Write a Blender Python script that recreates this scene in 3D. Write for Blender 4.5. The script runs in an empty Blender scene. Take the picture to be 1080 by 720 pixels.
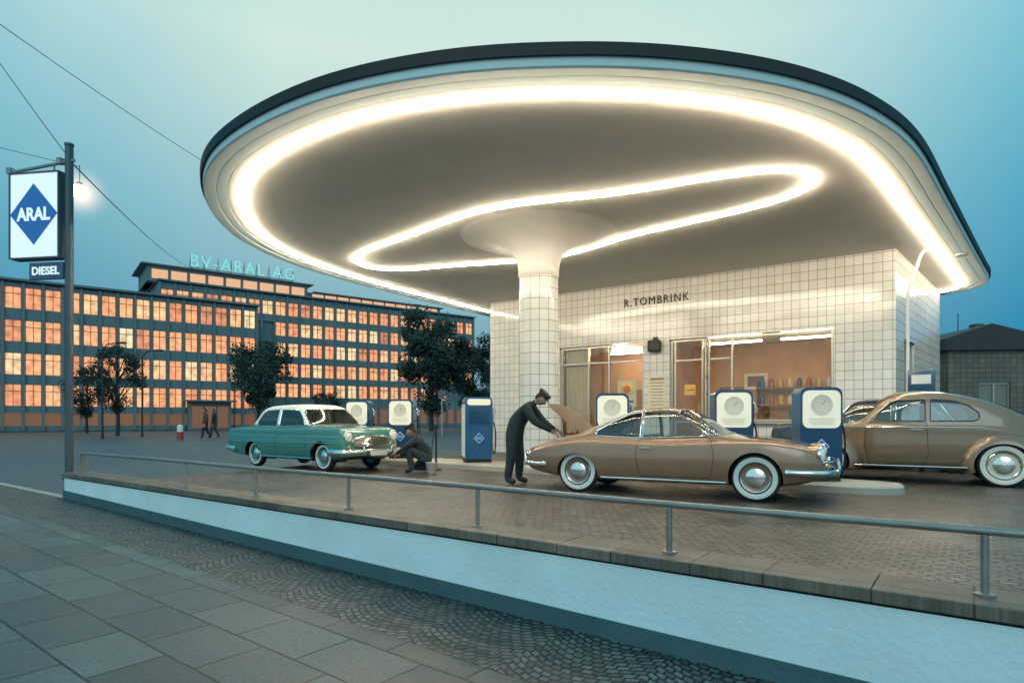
import bpy, bmesh, math, random
from mathutils import Vector, Matrix
random.seed(11)
R=math.radians
sc=bpy.context.scene
COL=sc.collection
F=650.0; CX=540.0; HY=442.0; H=1.12
PI=math.pi
# ---------------------------------------------------------------- helpers
MW={}
def at(px,py,Y): return Vector(((px-CX)/F*Y, Y, H+(HY-py)/F*Y))
def tag(o,label=None,cat=None,group=None,kind=None):
    if label: o['label']=label
    if cat: o['category']=cat
    if group: o['group']=group
    if kind: o['kind']=kind
    return o
def empty(name,loc=(0,0,0),rz=0,scale=1,label=None,cat=None,group=None,tilt=None):
    o=bpy.data.objects.new(name,None); COL.objects.link(o)
    o.location=loc; o.rotation_euler=(0,0,rz); o.scale=(scale,)*3; o.empty_display_size=.2
    MW[o.name]=Matrix.LocRotScale(Vector(loc),o.rotation_euler.to_quaternion(),Vector((scale,)*3))
    return tag(o,label,cat,group)
def obj(name,bm,mats,parent=None,smooth=False,world=None,sharp=None):
    if world is not None: bm.transform(MW[world.name].inverted())
    me=bpy.data.meshes.new(name)
    bmesh.ops.recalc_face_normals(bm,faces=bm.faces[:])
    if smooth:
        for f in bm.faces: f.smooth=True
        a=R(sharp if sharp else 38)
        for e in bm.edges:
            if len(e.link_faces)==2 and e.calc_face_angle(0)>a: e.smooth=False
    bm.to_mesh(me); bm.free()
    if not isinstance(mats,(list,tuple)): mats=[mats]
    for m in mats: me.materials.append(m)
    o=bpy.data.objects.new(name,me); COL.objects.link(o)
    if parent: o.parent=parent
    return o
def copy_tree(o,parent=None):
    c=o.copy(); COL.objects.link(c); c.parent=parent
    for ch in [x for x in list(o.children)]: copy_tree(ch,c)
    return c
def struct(name,bm,m,smooth=False):
    o=obj(name,bm,m,None,smooth); o['kind']='structure'; return o
def box(bm,c,s,M=None,mi=0,bev=0,seg=2):
    r=bmesh.ops.create_cube(bm,size=1)['verts']
    T=Matrix.Translation(c)@Matrix.Diagonal((s[0],s[1],s[2],1))
    if M is not None: T=M@T
    bmesh.ops.transform(bm,matrix=T,verts=r)
    fs=set(f for v in r for f in v.link_faces)
    for f in fs: f.material_index=mi
    if bev:
        es=list(set(e for v in r for e in v.link_edges))
        g=bmesh.ops.bevel(bm,geom=es,offset=bev,segments=seg,affect='EDGES',profile=.6)
        for f in g['faces']: f.material_index=mi
    return r
def frame(dirv,up=Vector((0,0,1))):
    d=Vector(dirv).normalized()
    if abs(d.dot(up))>.98: up=Vector((0,1,0))
    a=d.cross(up).normalized(); b=a.cross(d).normalized()
    return a,b
def tube(bm,pts,r,n=8,closed=False,mi=0,cap=True):
    pts=[Vector(p) for p in pts]; N=len(pts); rings=[]
    rr=r if isinstance(r,(list,tuple)) else [r]*N
    pa=None
    for i,p in enumerate(pts):
        if closed: d=pts[(i+1)%N]-pts[i-1]
        else: d=pts[min(i+1,N-1)]-pts[max(i-1,0)]
        if d.length<1e-9: d=Vector((0,0,1))
        d.normalize()
        if pa is None: a,b=frame(d)
        else:
            a=pa-d*pa.dot(d)
            if a.length<1e-6: a,_=frame(d)
            a.normalize(); b=a.cross(d)
        pa=a
        rings.append([bm.verts.new(p+(a*math.cos(2*PI*k/n)+b*math.sin(2*PI*k/n))*rr[i]) for k in range(n)])
    M=N if closed else N-1
    for i in range(M):
        A=rings[i];B=rings[(i+1)%N]
        for k in range(n):
            f=bm.faces.new((A[k],A[(k+1)%n],B[(k+1)%n],B[k])); f.material_index=mi; f.smooth=True
    if not closed and cap:
        for rg in (rings[0],rings[-1]):
            f=bm.faces.new(rg); f.material_index=mi
def lathe(bm,prof,n=32,M=None,mi=0,uv=None,cap=False):
    rings=[]
    for r,z in prof:
        rings.append([bm.verts.new(((M@Vector((r*math.cos(2*PI*k/n),r*math.sin(2*PI*k/n),z))) if M else Vector((r*math.cos(2*PI*k/n),r*math.sin(2*PI*k/n),z)))) for k in range(n)])
    L=bm.loops.layers.uv.verify() if uv else None
    for i in range(len(rings)-1):
        for k in range(n):
            f=bm.faces.new((rings[i][k],rings[i][(k+1)%n],rings[i+1][(k+1)%n],rings[i+1][k])); f.smooth=True
            f.material_index=mi if not isinstance(mi,list) else mi[i]
            if uv:
                us=[(k,prof[i][1]),(k+1,prof[i][1]),(k+1,prof[i+1][1]),(k,prof[i+1][1])]
                for lp,(a,z) in zip(f.loops,us): lp[L].uv=(a/n*2*PI*uv,z)
    if cap:
        for rg,ii in ((rings[0],0),(rings[-1],-1)):
            f=bm.faces.new(rg); f.material_index=mi if not isinstance(mi,list) else mi[ii]
def ngon(bm,pts,mi=0):
    f=bm.faces.new([bm.verts.new(p) for p in pts]); f.material_index=mi; return f
def prism(bm,pts,vec,mi=0):
    a=[bm.verts.new(p) for p in pts]; b=[bm.verts.new(Vector(p)+Vector(vec)) for p in pts]
    n=len(a); fs=[bm.faces.new(a),bm.faces.new(b)]
    for i in range(n): fs.append(bm.faces.new((a[i],a[(i+1)%n],b[(i+1)%n],b[i])))
    for f in fs: f.material_index=mi
def pchip(T):
    xs=[a for a,_ in T]; ys=[b for _,b in T]; n=len(xs)
    h=[xs[i+1]-xs[i] for i in range(n-1)]; dl=[(ys[i+1]-ys[i])/h[i] for i in range(n-1)]
    m=[0]*n; m[0]=dl[0]; m[-1]=dl[-1]
    for i in range(1,n-1):
        if dl[i-1]*dl[i]<=0: m[i]=0
        else:
            w1=2*h[i]+h[i-1]; w2=h[i]+2*h[i-1]; m[i]=(w1+w2)/(w1/dl[i-1]+w2/dl[i])
    def f(x):
        x=min(max(x,xs[0]),xs[-1]); i=0
        while i<n-2 and x>xs[i+1]: i+=1
        t=(x-xs[i])/h[i]; t2=t*t;t3=t2*t
        return (2*t3-3*t2+1)*ys[i]+(t3-2*t2+t)*h[i]*m[i]+(-2*t3+3*t2)*ys[i+1]+(t3-t2)*h[i]*m[i+1]
    return f
def crom(P,sub=6,closed=False):
    P=[Vector(p) for p in P]; n=len(P); out=[]
    rng=n if closed else n-1
    for i in range(rng):
        p0=P[(i-1)%n] if closed else P[max(i-1,0)]; p1=P[i]; p2=P[(i+1)%n]; p3=P[(i+2)%n] if closed else P[min(i+2,n-1)]
        for k in range(sub):
            t=k/sub
            out.append(.5*((2*p1)+(p2-p0)*t+(2*p0-5*p1+4*p2-p3)*t*t+(3*p1-p0-3*p2+p3)*t**3))
    if not closed: out.append(P[-1])
    return out
# ---------------------------------------------------------------- materials
def nodes(m):
    m.use_nodes=True; nt=m.node_tree; return nt,nt.nodes,nt.links
def pm(name,c,rough=.5,metal=0,var=.15,vs=4,bump=0,bs=40,coat=0,emit=None,es=0,spec=.5):
    if name in bpy.data.materials: return bpy.data.materials[name]
    m=bpy.data.materials.new(name); nt,N,L=nodes(m); b=N['Principled BSDF']
    b.inputs['Roughness'].default_value=rough; b.inputs['Metallic'].default_value=metal
    b.inputs['Coat Weight'].default_value=coat; b.inputs['Coat Roughness'].default_value=.06
    b.inputs['Specular IOR Level'].default_value=spec
    tc=N.new('ShaderNodeTexCoord'); nz=N.new('ShaderNodeTexNoise'); nz.inputs['Scale'].default_value=vs; nz.inputs['Detail'].default_value=6
    L.new(tc.outputs['Object'],nz.inputs['Vector'])
    mx=N.new('ShaderNodeMix'); mx.data_type='RGBA'
    mx.inputs[6].default_value=(*[max(0,x*(1-var)) for x in c],1); mx.inputs[7].default_value=(*[min(1,x*(1+var)) for x in c],1)
    L.new(nz.outputs['Fac'],mx.inputs[0]); L.new(mx.outputs[2],b.inputs['Base Color'])
    if bump:
        n2=N.new('ShaderNodeTexNoise'); n2.inputs['Scale'].default_value=bs; n2.inputs['Detail'].default_value=4
        L.new(tc.outputs['Object'],n2.inputs['Vector'])
        bp=N.new('ShaderNodeBump'); bp.inputs['Strength'].default_value=bump; bp.inputs['Distance'].default_value=.02
        L.new(n2.outputs['Fac'],bp.inputs['Height']); L.new(bp.outputs['Normal'],b.inputs['Normal'])
    if emit:
        b.inputs['Emission Color'].default_value=(*emit,1); b.inputs['Emission Strength'].default_value=es
    return m
def glassm(name,tint=(.8,.85,.85),refl=.06,rough=.02):
    m=bpy.data.materials.new(name); nt,N,L=nodes(m); N.remove(N['Principled BSDF']); out=N['Material Output']
    t=N.new('ShaderNodeBsdfTransparent'); t.inputs[0].default_value=(*tint,1)
    g=N.new('ShaderNodeBsdfGlossy'); g.inputs['Roughness'].default_value=rough
    lw=N.new('ShaderNodeFresnel'); lw.inputs[0].default_value=1.5
    ad=N.new('ShaderNodeMath'); ad.operation='ADD'; ad.use_clamp=True; ad.inputs[1].default_value=refl
    L.new(lw.outputs[0],ad.inputs[0])
    mx=N.new('ShaderNodeMixShader'); L.new(ad.outputs[0],mx.inputs[0]); L.new(t.outputs[0],mx.inputs[1]); L.new(g.outputs[0],mx.inputs[2]); L.new(mx.outputs[0],out.inputs[0])
    return m
def brickm(name,c1,c2,cm,bw,bh,mort,rough,bump,offset=.5,uv=False,warp=0,scallop=0,rot=36.87,dirt=.4,dist=.02,spec=.5,dscale=.6,noisebump=0,rvar=0,micro=0):
    m=bpy.data.materials.new(name); nt,N,L=nodes(m); b=N['Principled BSDF']
    b.inputs['Roughness'].default_value=rough; b.inputs['Specular IOR Level'].default_value=spec
    if uv:
        tc=N.new('ShaderNodeTexCoord'); vec=tc.outputs['UV']
    else:
        g=N.new('ShaderNodeNewGeometry'); mp=N.new('ShaderNodeMapping'); mp.inputs['Rotation'].default_value=(0,0,R(rot))
        L.new(g.outputs['Position'],mp.inputs['Vector']); vec=mp.outputs[0]
        sp=N.new('ShaderNodeSeparateXYZ'); L.new(vec,sp.inputs[0]); cb=N.new('ShaderNodeCombineXYZ'); L.new(sp.outputs[0],cb.inputs[0])
        yo=sp.outputs[1]
        if scallop:
            m1=N.new('ShaderNodeMath'); m1.operation='MULTIPLY'; m1.inputs[1].default_value=PI/.9; L.new(sp.outputs[0],m1.inputs[0])
            m2=N.new('ShaderNodeMath'); m2.operation='SINE'; L.new(m1.outputs[0],m2.inputs[0])
            m3=N.new('ShaderNodeMath'); m3.operation='ABSOLUTE'; L.new(m2.outputs[0],m3.inputs[0])
            m4=N.new('ShaderNodeMath'); m4.operation='MULTIPLY_ADD'; m4.inputs[1].default_value=scallop; L.new(m3.outputs[0],m4.inputs[0]); L.new(yo,m4.inputs[2]); yo=m4.outputs[0]
        L.new(yo,cb.inputs[1]); vec=cb.outputs[0]
    if warp:
        nz=N.new('ShaderNodeTexNoise'); nz.inputs['Scale'].default_value=4; nz.inputs['Detail'].default_value=3; L.new(vec,nz.inputs['Vector'])
        s=N.new('ShaderNodeVectorMath'); s.operation='SCALE'; s.inputs['Scale'].default_value=warp; L.new(nz.outputs['Color'],s.inputs[0])
        a=N.new('ShaderNodeVectorMath'); a.operation='ADD'; L.new(vec,a.inputs[0]); L.new(s.outputs[0],a.inputs[1]); vec=a.outputs[0]
    br=N.new('ShaderNodeTexBrick'); br.offset=offset; br.inputs['Scale'].default_value=1
    br.inputs['Brick Width'].default_value=bw; br.inputs['Row Height'].default_value=bh; br.inputs['Mortar Size'].default_value=mort; br.inputs['Mortar Smooth'].default_value=.35
    br.inputs['Color1'].default_value=(*c1,1); br.inputs['Color2'].default_value=(*c2,1); br.inputs['Mortar'].default_value=(*cm,1); br.inputs['Bias'].default_value=0
    L.new(vec,br.inputs['Vector'])
    n2=N.new('ShaderNodeTexNoise'); n2.inputs['Scale'].default_value=dscale; n2.inputs['Detail'].default_value=8; n2.inputs['Roughness'].default_value=.65; L.new(vec,n2.inputs['Vector'])
    mr=N.new('ShaderNodeMapRange'); mr.inputs[1].default_value=.3; mr.inputs[2].default_value=.7; mr.inputs[3].default_value=1-dirt; mr.inputs[4].default_value=1+dirt*.4; L.new(n2.outputs['Fac'],mr.inputs[0])
    sc_=mr.outputs[0]
    if micro:
        n5=N.new('ShaderNodeTexNoise'); n5.inputs['Scale'].default_value=45; n5.inputs['Detail'].default_value=3; L.new(vec,n5.inputs['Vector'])
        r5=N.new('ShaderNodeMapRange'); r5.inputs[1].default_value=.3; r5.inputs[2].default_value=.7; r5.inputs[3].default_value=1-micro; r5.inputs[4].default_value=1+micro; L.new(n5.outputs['Fac'],r5.inputs[0])
        mm=N.new('ShaderNodeMath'); mm.operation='MULTIPLY'; L.new(sc_,mm.inputs[0]); L.new(r5.outputs[0],mm.inputs[1]); sc_=mm.outputs[0]
    mx=N.new('ShaderNodeVectorMath'); mx.operation='SCALE'; L.new(br.outputs['Color'],mx.inputs[0]); L.new(sc_,mx.inputs['Scale']); L.new(mx.outputs[0],b.inputs['Base Color'])
    if rvar:
        r2=N.new('ShaderNodeMapRange'); r2.inputs[1].default_value=.35; r2.inputs[2].default_value=.65; r2.inputs[3].default_value=rough-rvar; r2.inputs[4].default_value=rough+rvar; L.new(n2.outputs['Fac'],r2.inputs[0]); L.new(r2.outputs[0],b.inputs['Roughness'])
    iv=N.new('ShaderNodeMath'); iv.operation='SUBTRACT'; iv.inputs[0].default_value=1; L.new(br.outputs['Fac'],iv.inputs[1]); hgt=iv.outputs[0]
    if noisebump:
        n3=N.new('ShaderNodeTexNoise'); n3.inputs['Scale'].default_value=18; n3.inputs['Detail'].default_value=5; L.new(vec,n3.inputs['Vector'])
        ma=N.new('ShaderNodeMath'); ma.operation='MULTIPLY_ADD'; ma.inputs[1].default_value=noisebump; L.new(n3.outputs['Fac'],ma.inputs[0]); L.new(hgt,ma.inputs[2]); hgt=ma.outputs[0]
    bp=N.new('ShaderNodeBump'); bp.inputs['Strength'].default_value=bump; bp.inputs['Distance'].default_value=dist; L.new(hgt,bp.inputs['Height']); L.new(bp.outputs[0],b.inputs['Normal'])
    return m
m_road=pm('asphalt',(.075,.10,.11),.5,var=.35,vs=.35,bump=.5,bs=60)
m_sett=brickm('granite_setts',(.17,.145,.12),(.06,.053,.048),(.025,.023,.021),.115,.09,.012,.42,.9,warp=.06,dirt=.5,noisebump=.6,rvar=.14,micro=.25)
m_slab=brickm('paving_slabs',(.095,.14,.15),(.045,.072,.082),(.008,.013,.016),.78,.52,.012,.48,.55,warp=.012,dirt=.5,noisebump=.25,rvar=.12,dscale=1.1,micro=.25)
m_mosaic=brickm('mosaic_setts',(.15,.17,.165),(.055,.066,.066),(.015,.018,.018),.085,.072,.011,.48,.9,warp=.035,scallop=.18,dirt=.4,noisebump=.3,rvar=.1,micro=.2)
m_tile=brickm('white_glazed_tiles',(.85,.83,.79),(.77,.75,.70),(.22,.19,.16),.20,.23,.0065,.12,.35,offset=0,uv=True,dirt=.12,dist=.008,spec=.6,dscale=.8)
m_tile2=brickm('brown_wall_tiles',(.20,.17,.14),(.14,.12,.10),(.05,.04,.035),.24,.20,.012,.35,.3,offset=0,uv=True,dirt=.35,dist=.008)
m_plaster=pm('soffit_plaster',(.64,.61,.56),.7,var=.10,vs=1.3,bump=.12,bs=25)
m_white=pm('white_paint',(.78,.8,.77),.45,var=.06)
m_wallpaint=pm('painted_render',(.72,.84,.86),.75,var=.16,vs=1.3,bump=.35,bs=22)
m_plinth=pm('dark_plinth_render',(.055,.12,.135),.8,var=.3,vs=2.5,bump=.4,bs=25)
m_cope=brickm('stone_coping',(.22,.18,.14),(.14,.12,.095),(.04,.036,.032),1.15,.9,.008,.6,.3,offset=0,dirt=.5,noisebump=.5,dscale=2.2,micro=.25)
m_blackrim=pm('black_roof_felt',(.012,.016,.018),.6,var=.3,bump=.2)
m_steel=pm('galvanised_rail',(.30,.29,.27),.42,.6,var=.3,vs=9,bump=.15)
m_chrome=pm('chrome',(.78,.78,.76),.12,1,var=.04)
m_alu=pm('aluminium_frame',(.55,.53,.48),.35,.7,var=.08)
m_dark=pm('dark_rubber',(.018,.018,.02),.6,var=.2)
m_tyre=pm('tyre_rubber',(.022,.022,.022),.7,var=.2,bump=.2,bs=30)
m_ww=pm('whitewall',(.76,.75,.70),.6,var=.05)
m_glass=glassm('clear_glass',(.88,.9,.88),.05)
m_cglass=glassm('car_glass',(.72,.8,.8),.07)
m_navy=pm('navy_enamel',(.010,.055,.14),.28,var=.12,coat=.5)
m_pblue=pm('bright_blue_enamel',(.015,.10,.24),.28,var=.12,coat=.5)
m_pwhite=pm('pump_face_cream',(.80,.77,.64),.35,var=.05,emit=(1,.90,.66),es=.36)
m_signw=pm('lit_sign_white',(.8,.82,.82),.4,var=.03,emit=(.85,.95,1),es=.55)
m_blue=pm('logo_blue',(.01,.10,.34),.4,var=.05,emit=(.01,.16,.5),es=.32)
m_black=pm('black_paint',(.012,.012,.012),.45,var=.1)
m_red=pm('red_paint',(.42,.04,.03),.5,var=.1)
m_kerb=pm('kerb_concrete',(.42,.40,.35),.7,var=.25,vs=3,bump=.3,bs=30)
m_leaf=pm('dusk_leaves',(.020,.046,.034),.65,var=.7,vs=.5)
m_bark=pm('bark',(.04,.036,.03),.9,var=.3,bump=.5)
m_neon=pm('neon_tube',(.9,.9,.9),.4,emit=(1,.85,.62),es=88)
# ---------------------------------------------------------------- camera & world
cam=bpy.data.cameras.new('camera'); co=bpy.data.objects.new('camera',cam); COL.objects.link(co)
co.location=(0,0,H); co.rotation_euler=(R(90),0,0)
cam.sensor_width=36; cam.lens=36*F/1080; cam.shift_y=(HY-360)/1080; cam.clip_end=3000; cam.clip_start=.05
sc.camera=co
sc.view_settings.view_transform='Standard'; sc.view_settings.look='None'; sc.view_settings.exposure=0
w=bpy.data.worlds.new('World'); sc.world=w; w.use_nodes=True; nt=w.node_tree; N=nt.nodes; L=nt.links
bg=N['Background']; tc=N.new('ShaderNodeTexCoord'); sp=N.new('ShaderNodeSeparateXYZ'); L.new(tc.outputs['Generated'],sp.inputs[0])
rp=N.new('ShaderNodeValToRGB'); cr=rp.color_ramp
cols=[(0,(.19,.33,.40)),(.10,(.20,.39,.47)),(.28,(.31,.56,.60)),(.50,(.56,.77,.73)),(.8,(.36,.64,.69)),(1,(.30,.57,.65))]
cr.elements[0].position=0; cr.elements[0].color=(*cols[0][1],1); cr.elements[1].position=1; cr.elements[1].color=(*cols[-1][1],1)
for p,c in cols[1:-1]:
    e=cr.elements.new(p); e.color=(*c,1)
L.new(sp.outputs[2],rp.inputs[0])
dt=N.new('ShaderNodeVectorMath'); dt.operation='DOT_PRODUCT'; dt.inputs[1].default_value=Vector((-.04,.86,.5)).normalized(); L.new(tc.outputs['Generated'],dt.inputs[0])
mr=N.new('ShaderNodeMapRange'); mr.inputs[1].default_value=.68; mr.inputs[2].default_value=.98; mr.inputs[3].default_value=0; mr.inputs[4].default_value=1; L.new(dt.outputs['Value'],mr.inputs[0])
nz=N.new('ShaderNodeTexNoise'); nz.inputs['Scale'].default_value=2.2; nz.inputs['Detail'].default_value=5; L.new(tc.outputs['Generated'],nz.inputs['Vector'])
mb=N.new('ShaderNodeMath'); mb.operation='MULTIPLY_ADD'; mb.inputs[1].default_value=.4; mb.inputs[2].default_value=-.2; L.new(nz.outputs['Fac'],mb.inputs[0])
ma=N.new('ShaderNodeMath'); ma.operation='ADD'; ma.use_clamp=True; L.new(mr.outputs[0],ma.inputs[0]); L.new(mb.outputs[0],ma.inputs[1])
mx=N.new('ShaderNodeMix'); mx.data_type='RGBA'; mx.blend_type='MULTIPLY'; mx.inputs[0].default_value=1
tn=N.new('ShaderNodeMix'); tn.data_type='RGBA'; tn.inputs[6].default_value=(.04,.60,.90,1); tn.inputs[7].default_value=(1.12,1.04,1.0,1)
L.new(ma.outputs[0],tn.inputs[0]); L.new(rp.outputs[0],mx.inputs[6]); L.new(tn.outputs[2],mx.inputs[7])
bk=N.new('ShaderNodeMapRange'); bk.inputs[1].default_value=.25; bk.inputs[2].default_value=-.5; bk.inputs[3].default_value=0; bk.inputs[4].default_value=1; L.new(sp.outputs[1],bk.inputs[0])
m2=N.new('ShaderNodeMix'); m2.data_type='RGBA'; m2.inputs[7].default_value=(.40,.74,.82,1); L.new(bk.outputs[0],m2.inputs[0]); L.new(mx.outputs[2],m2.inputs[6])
sky=N.new('ShaderNodeTexSky'); sky.sky_type='NISHITA'; sky.sun_disc=False; sky.sun_elevation=R(1.5); sky.sun_rotation=R(200)
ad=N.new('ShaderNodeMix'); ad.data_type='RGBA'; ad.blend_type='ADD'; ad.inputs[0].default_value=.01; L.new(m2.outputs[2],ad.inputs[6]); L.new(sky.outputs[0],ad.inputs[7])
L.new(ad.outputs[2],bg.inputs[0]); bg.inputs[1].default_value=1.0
sl=bpy.data.lights.new('dusk_glow_sun','SUN'); sl.energy=.42; sl.angle=R(30); sl.color=(.72,.95,1); so=bpy.data.objects.new('dusk_glow_sun',sl); COL.objects.link(so)
so.rotation_euler=Vector((.25,.9,-.45)).to_track_quat('-Z','Y').to_euler()
# ---------------------------------------------------------------- ground
def W2(q,p,z=0): return Vector((.8*q+.6*p,-.6*q+.8*p,z))
def ss(a,b,x):
    t=min(1,max(0,(x-a)/(b-a))); return t*t*(3-2*t)
QL=-14.27
def gz(q,p):
    if p<4.5: 
        return -.42-.0175*(max(q,QL)-QL) if q<25 else -1.1
    return -.53*(1-ss(-16.5,-12.3,q))*(1-ss(4.6,13,p))
def sheet(name,qs,ps,mat,dz,zf=gz):
    bm=bmesh.new(); g=[[bm.verts.new(W2(q,p,zf(q,p)+dz)) for p in ps] for q in qs]
    for i in range(len(qs)-1):
        for j in range(len(ps)-1): bm.faces.new((g[i][j],g[i+1][j],g[i+1][j+1],g[i][j+1]))
    return struct(name,bm,mat,True)
def lin(a,b,n): return [a+(b-a)*i/(n-1) for i in range(n)]
sheet('ground',[-1200,-400,-150,-60,-40,-30,-25]+lin(-20,QL-.02,20)+[QL+.02]+lin(-14,-8,14)+[0,10,24,26,60,200,1000],[-600,-200,-60,-20,0,4.45,4.6]+lin(4.8,14,18)+[20,40,80,200,600,1500],m_road,-.035)
sheet('forecourt',lin(-14.1,-8,14)+[0,12,24],[4.8]+lin(5.2,13,16)+[20,27],m_sett,0)
sheet('pavement',[-60,-30,QL,0,24],[-12,0,3.35],m_slab,0)
sheet('mosaic_strip',[-60,-30,QL,0,24],[3.35,4.385],m_mosaic,.002)
bm=bmesh.new()
for q in range(-60,-14):
    M=Matrix.Translation(W2(q+.2,4.44,-.46))@Matrix.Rotation(-R(36.87),4,'Z'); box(bm,(0,0,0),(.985,.14,.12),M,bev=.015)
struct('kerb',bm,m_kerb)
for q,p,l in ((-7.2,7.0,'round iron drain cover in the setts in front of the green saloon'),(2.0,7.1,'round iron drain cover in the setts in front of the gold coupe nose')):
    bm=bmesh.new(); c=W2(q,p,.002); lathe(bm,[(.001,.006),(.27,.006),(.29,.004),(.30,0)],28,Matrix.Translation(c)); tag(obj('drain_cover',bm,pm('cast_iron',(.05,.048,.045),.5,.4,var=.4,vs=12,bump=.6,bs=30),None,True),l,'drain cover')
# ---- retaining wall
ret=empty('retaining_wall',W2(QL,4.5,-.42),-R(36.87),1,'long low white painted retaining wall with stone coping along the pavement','wall')
bm=bmesh.new()
qs=lin(QL,22,37)
for i in range(len(qs)-1):
    a,b=qs[i],qs[i+1]; za,zb=gz(a,0),gz(b,0)
    vs=[bm.verts.new(p) for p in (W2(a,4.40,za+.05),W2(b,4.40,zb+.05),W2(b,4.40,-.03),W2(a,4.40,-.03))]; bm.faces.new(vs)
    vs=[bm.verts.new(p) for p in (W2(a,4.82,za-.2),W2(b,4.82,zb-.2),W2(b,4.82,-.03),W2(a,4.82,-.03))]; bm.faces.new(vs)
ngon(bm,[W2(QL,4.40,-.6),W2(QL,4.82,-.6),W2(QL,4.82,-.03),W2(QL,4.40,-.03)])
obj('wall_face',bm,m_wallpaint,ret,world=ret)
bm=bmesh.new()
for i in range(len(qs)-1):
    a,b=qs[i],qs[i+1]; za,zb=gz(a,0),gz(b,0)
    if i==0: a-=.02
    prism(bm,[W2(a,4.38,za-.1),W2(b,4.38,zb-.1),W2(b,4.38,zb+.15),W2(a,4.38,za+.15)],W2(0,.05)-W2(0,0))
obj('plinth',bm,m_plinth,ret,world=ret)
bm=bmesh.new()
q=QL-.04
while q<22:
    M=Matrix.Translation(W2(q+.575,4.6,.035+random.uniform(-.002,.002)))@Matrix.Rotation(-R(36.87),4,'Z'); box(bm,(0,0,0),(1.147,.47,.085),M,bev=.01); q+=1.15
obj('coping',bm,m_cope,ret,world=ret)
# ---- handrail
hr=empty('handrail',W2(QL,4.6,.08),-R(36.87),1,'low grey metal pipe handrail on posts along the top of the retaining wall','railing')
bm=bmesh.new(); pts=[W2(-14.0,4.6,.09),W2(-14.0,4.6,.40),W2(-13.96,4.6,.445),W2(-13.9,4.6,.46)]+[W2(q,4.6,.46+.004*math.sin(q)) for q in lin(-13,20,34)]
tube(bm,pts,.026,10); obj('rail',bm,m_steel,hr,True,hr)
for k in range(-9,7):
    bm=bmesh.new(); q=.05+1.96*k
    if q<-13.95: continue
    lathe(bm,[(.055,0),(.055,.012),(.022,.014),(.022,.36)],12,Matrix.Translation(W2(q,4.6,.078)),cap=True); obj('post',bm,m_steel,hr,True,hr)
# ---------------------------------------------------------------- filling station
C0=Vector((.5,13.4,0)); CC=Vector((.58,13.4,0)); EE=Vector((.82,-.573,0)).normalized(); DD=Vector((.573,.82,0)).normalized()
S=5.10
st=empty('filling_station',C0,0,1,'round canopied filling station with white tiled kiosk, neon rings and a mushroom column','filling station')
neon=[(-.87,22.7),(-2.8,19.7),(-4.25,17.3),(-5.12,15.3),(-5.40,13.5),(-5.08,11.7),(-4.38,10.2),(-3.4,9.1),(-2.1,8.2),(-.7,7.7),(.7,7.55),(2.0,7.65),(3.25,8.0),(4.4,8.62),(5.6,9.62),(7.4,11.6),(9.2,13.6),(11,15.6),(12.2,16.93),(13.0,17.82),(13.35,18.4),(13.35,19.0),(12.6,20.1),(8,23.9),(4,27),(2.6,27.3),(1.6,26.6)]
base=crom([Vector((x,y,0)) for x,y in neon],8,True)
area=sum(base[i].x*base[(i+1)%len(base)].y-base[(i+1)%len(base)].x*base[i].y for i in range(len(base)))
SG=1 if area>0 else -1
def offs(o):
    n=len(base); out=[]
    for i,p in enumerate(base):
        t=(base[(i+1)%n]-base[i-1]).normalized(); nn=Vector((-t.y,t.x,0))
        out.append(p+nn*(-o)*SG)
    return out
def ring_mesh(prof,mat,name,parent,fillfirst=False,filllast=False,smooth=True):
    bm=bmesh.new(); prev=None; first=None
    for o,z in prof:
        r=[bm.verts.new(p+Vector((0,0,z))) for p in offs(o)]
        if prev:
            n=len(r)
            for i in range(n): bm.faces.new((prev[i],prev[(i+1)%n],r[(i+1)%n],r[i]))
        else: first=r
        prev=r
    if fillfirst: bm.faces.new(first)
    if filllast: bm.faces.new(prev)
    bmesh.ops.triangulate(bm,faces=[f for f in bm.faces if len(f.verts)>4])
    return obj(name,bm,mat,parent,smooth,st,sharp=25)
cp=ring_mesh([(.24,S),(.24,S+.02)],m_plaster,'canopy_soffit',st,fillfirst=True)
m_band=pm('canopy_edge_paint',(.64,.76,.77),.5,var=.08)
fa=ring_mesh([(.24,S+.02),(.248,S+.02),(.25,S-.004),(.41,S-.008),(.415,S+.012),(.422,S+.012),(.427,S-.012),(.60,S-.024),(.62,S-.005),(.625,S+.10)],m_band,'edge_band',cp)
ring_mesh([(.62,S+.10),(.665,S+.095),(.672,S+.235),(.60,S+.26),(.3,S+.28)],m_blackrim,'roof_edge',cp,filllast=True)
NB=S-.028
bm=bmesh.new(); tube(bm,[p+Vector((0,0,NB)) for p in base[0:8*22]],.018,8,cap=True)
obj('neon_tube',bm,m_neon,st,world=st)
inn=[(-3.95,15.25),(-3.4,14.45),(-2.6,13.65),(-1.8,12.85),(-1.0,12.05),(-.2,11.5),(.7,11.15),(1.65,10.88),(2.56,10.5),(3.38,10.1),(4.2,9.82),(4.85,9.9),(5.15,10.35),(5.05,10.95),(4.5,11.65),(3.6,12.45),(2.65,13.3),(1.85,14.3),(1.0,15.15),(0,15.55),(-1.45,15.9),(-2.7,16.3),(-3.5,16.3),(-3.95,15.9)]
inn=[(.5+(x-.5)*.98,13+(y-13)*.99) for x,y in inn]
ip=crom([Vector((x,y,NB)) for x,y in inn],6,True)
RC=.425
bm=bmesh.new(); lathe(bm,[(RC,0),(RC,4.2)],40,Matrix.Translation(CC),uv=RC); colo=obj('column',bm,m_tile,st,True,st)
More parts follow.
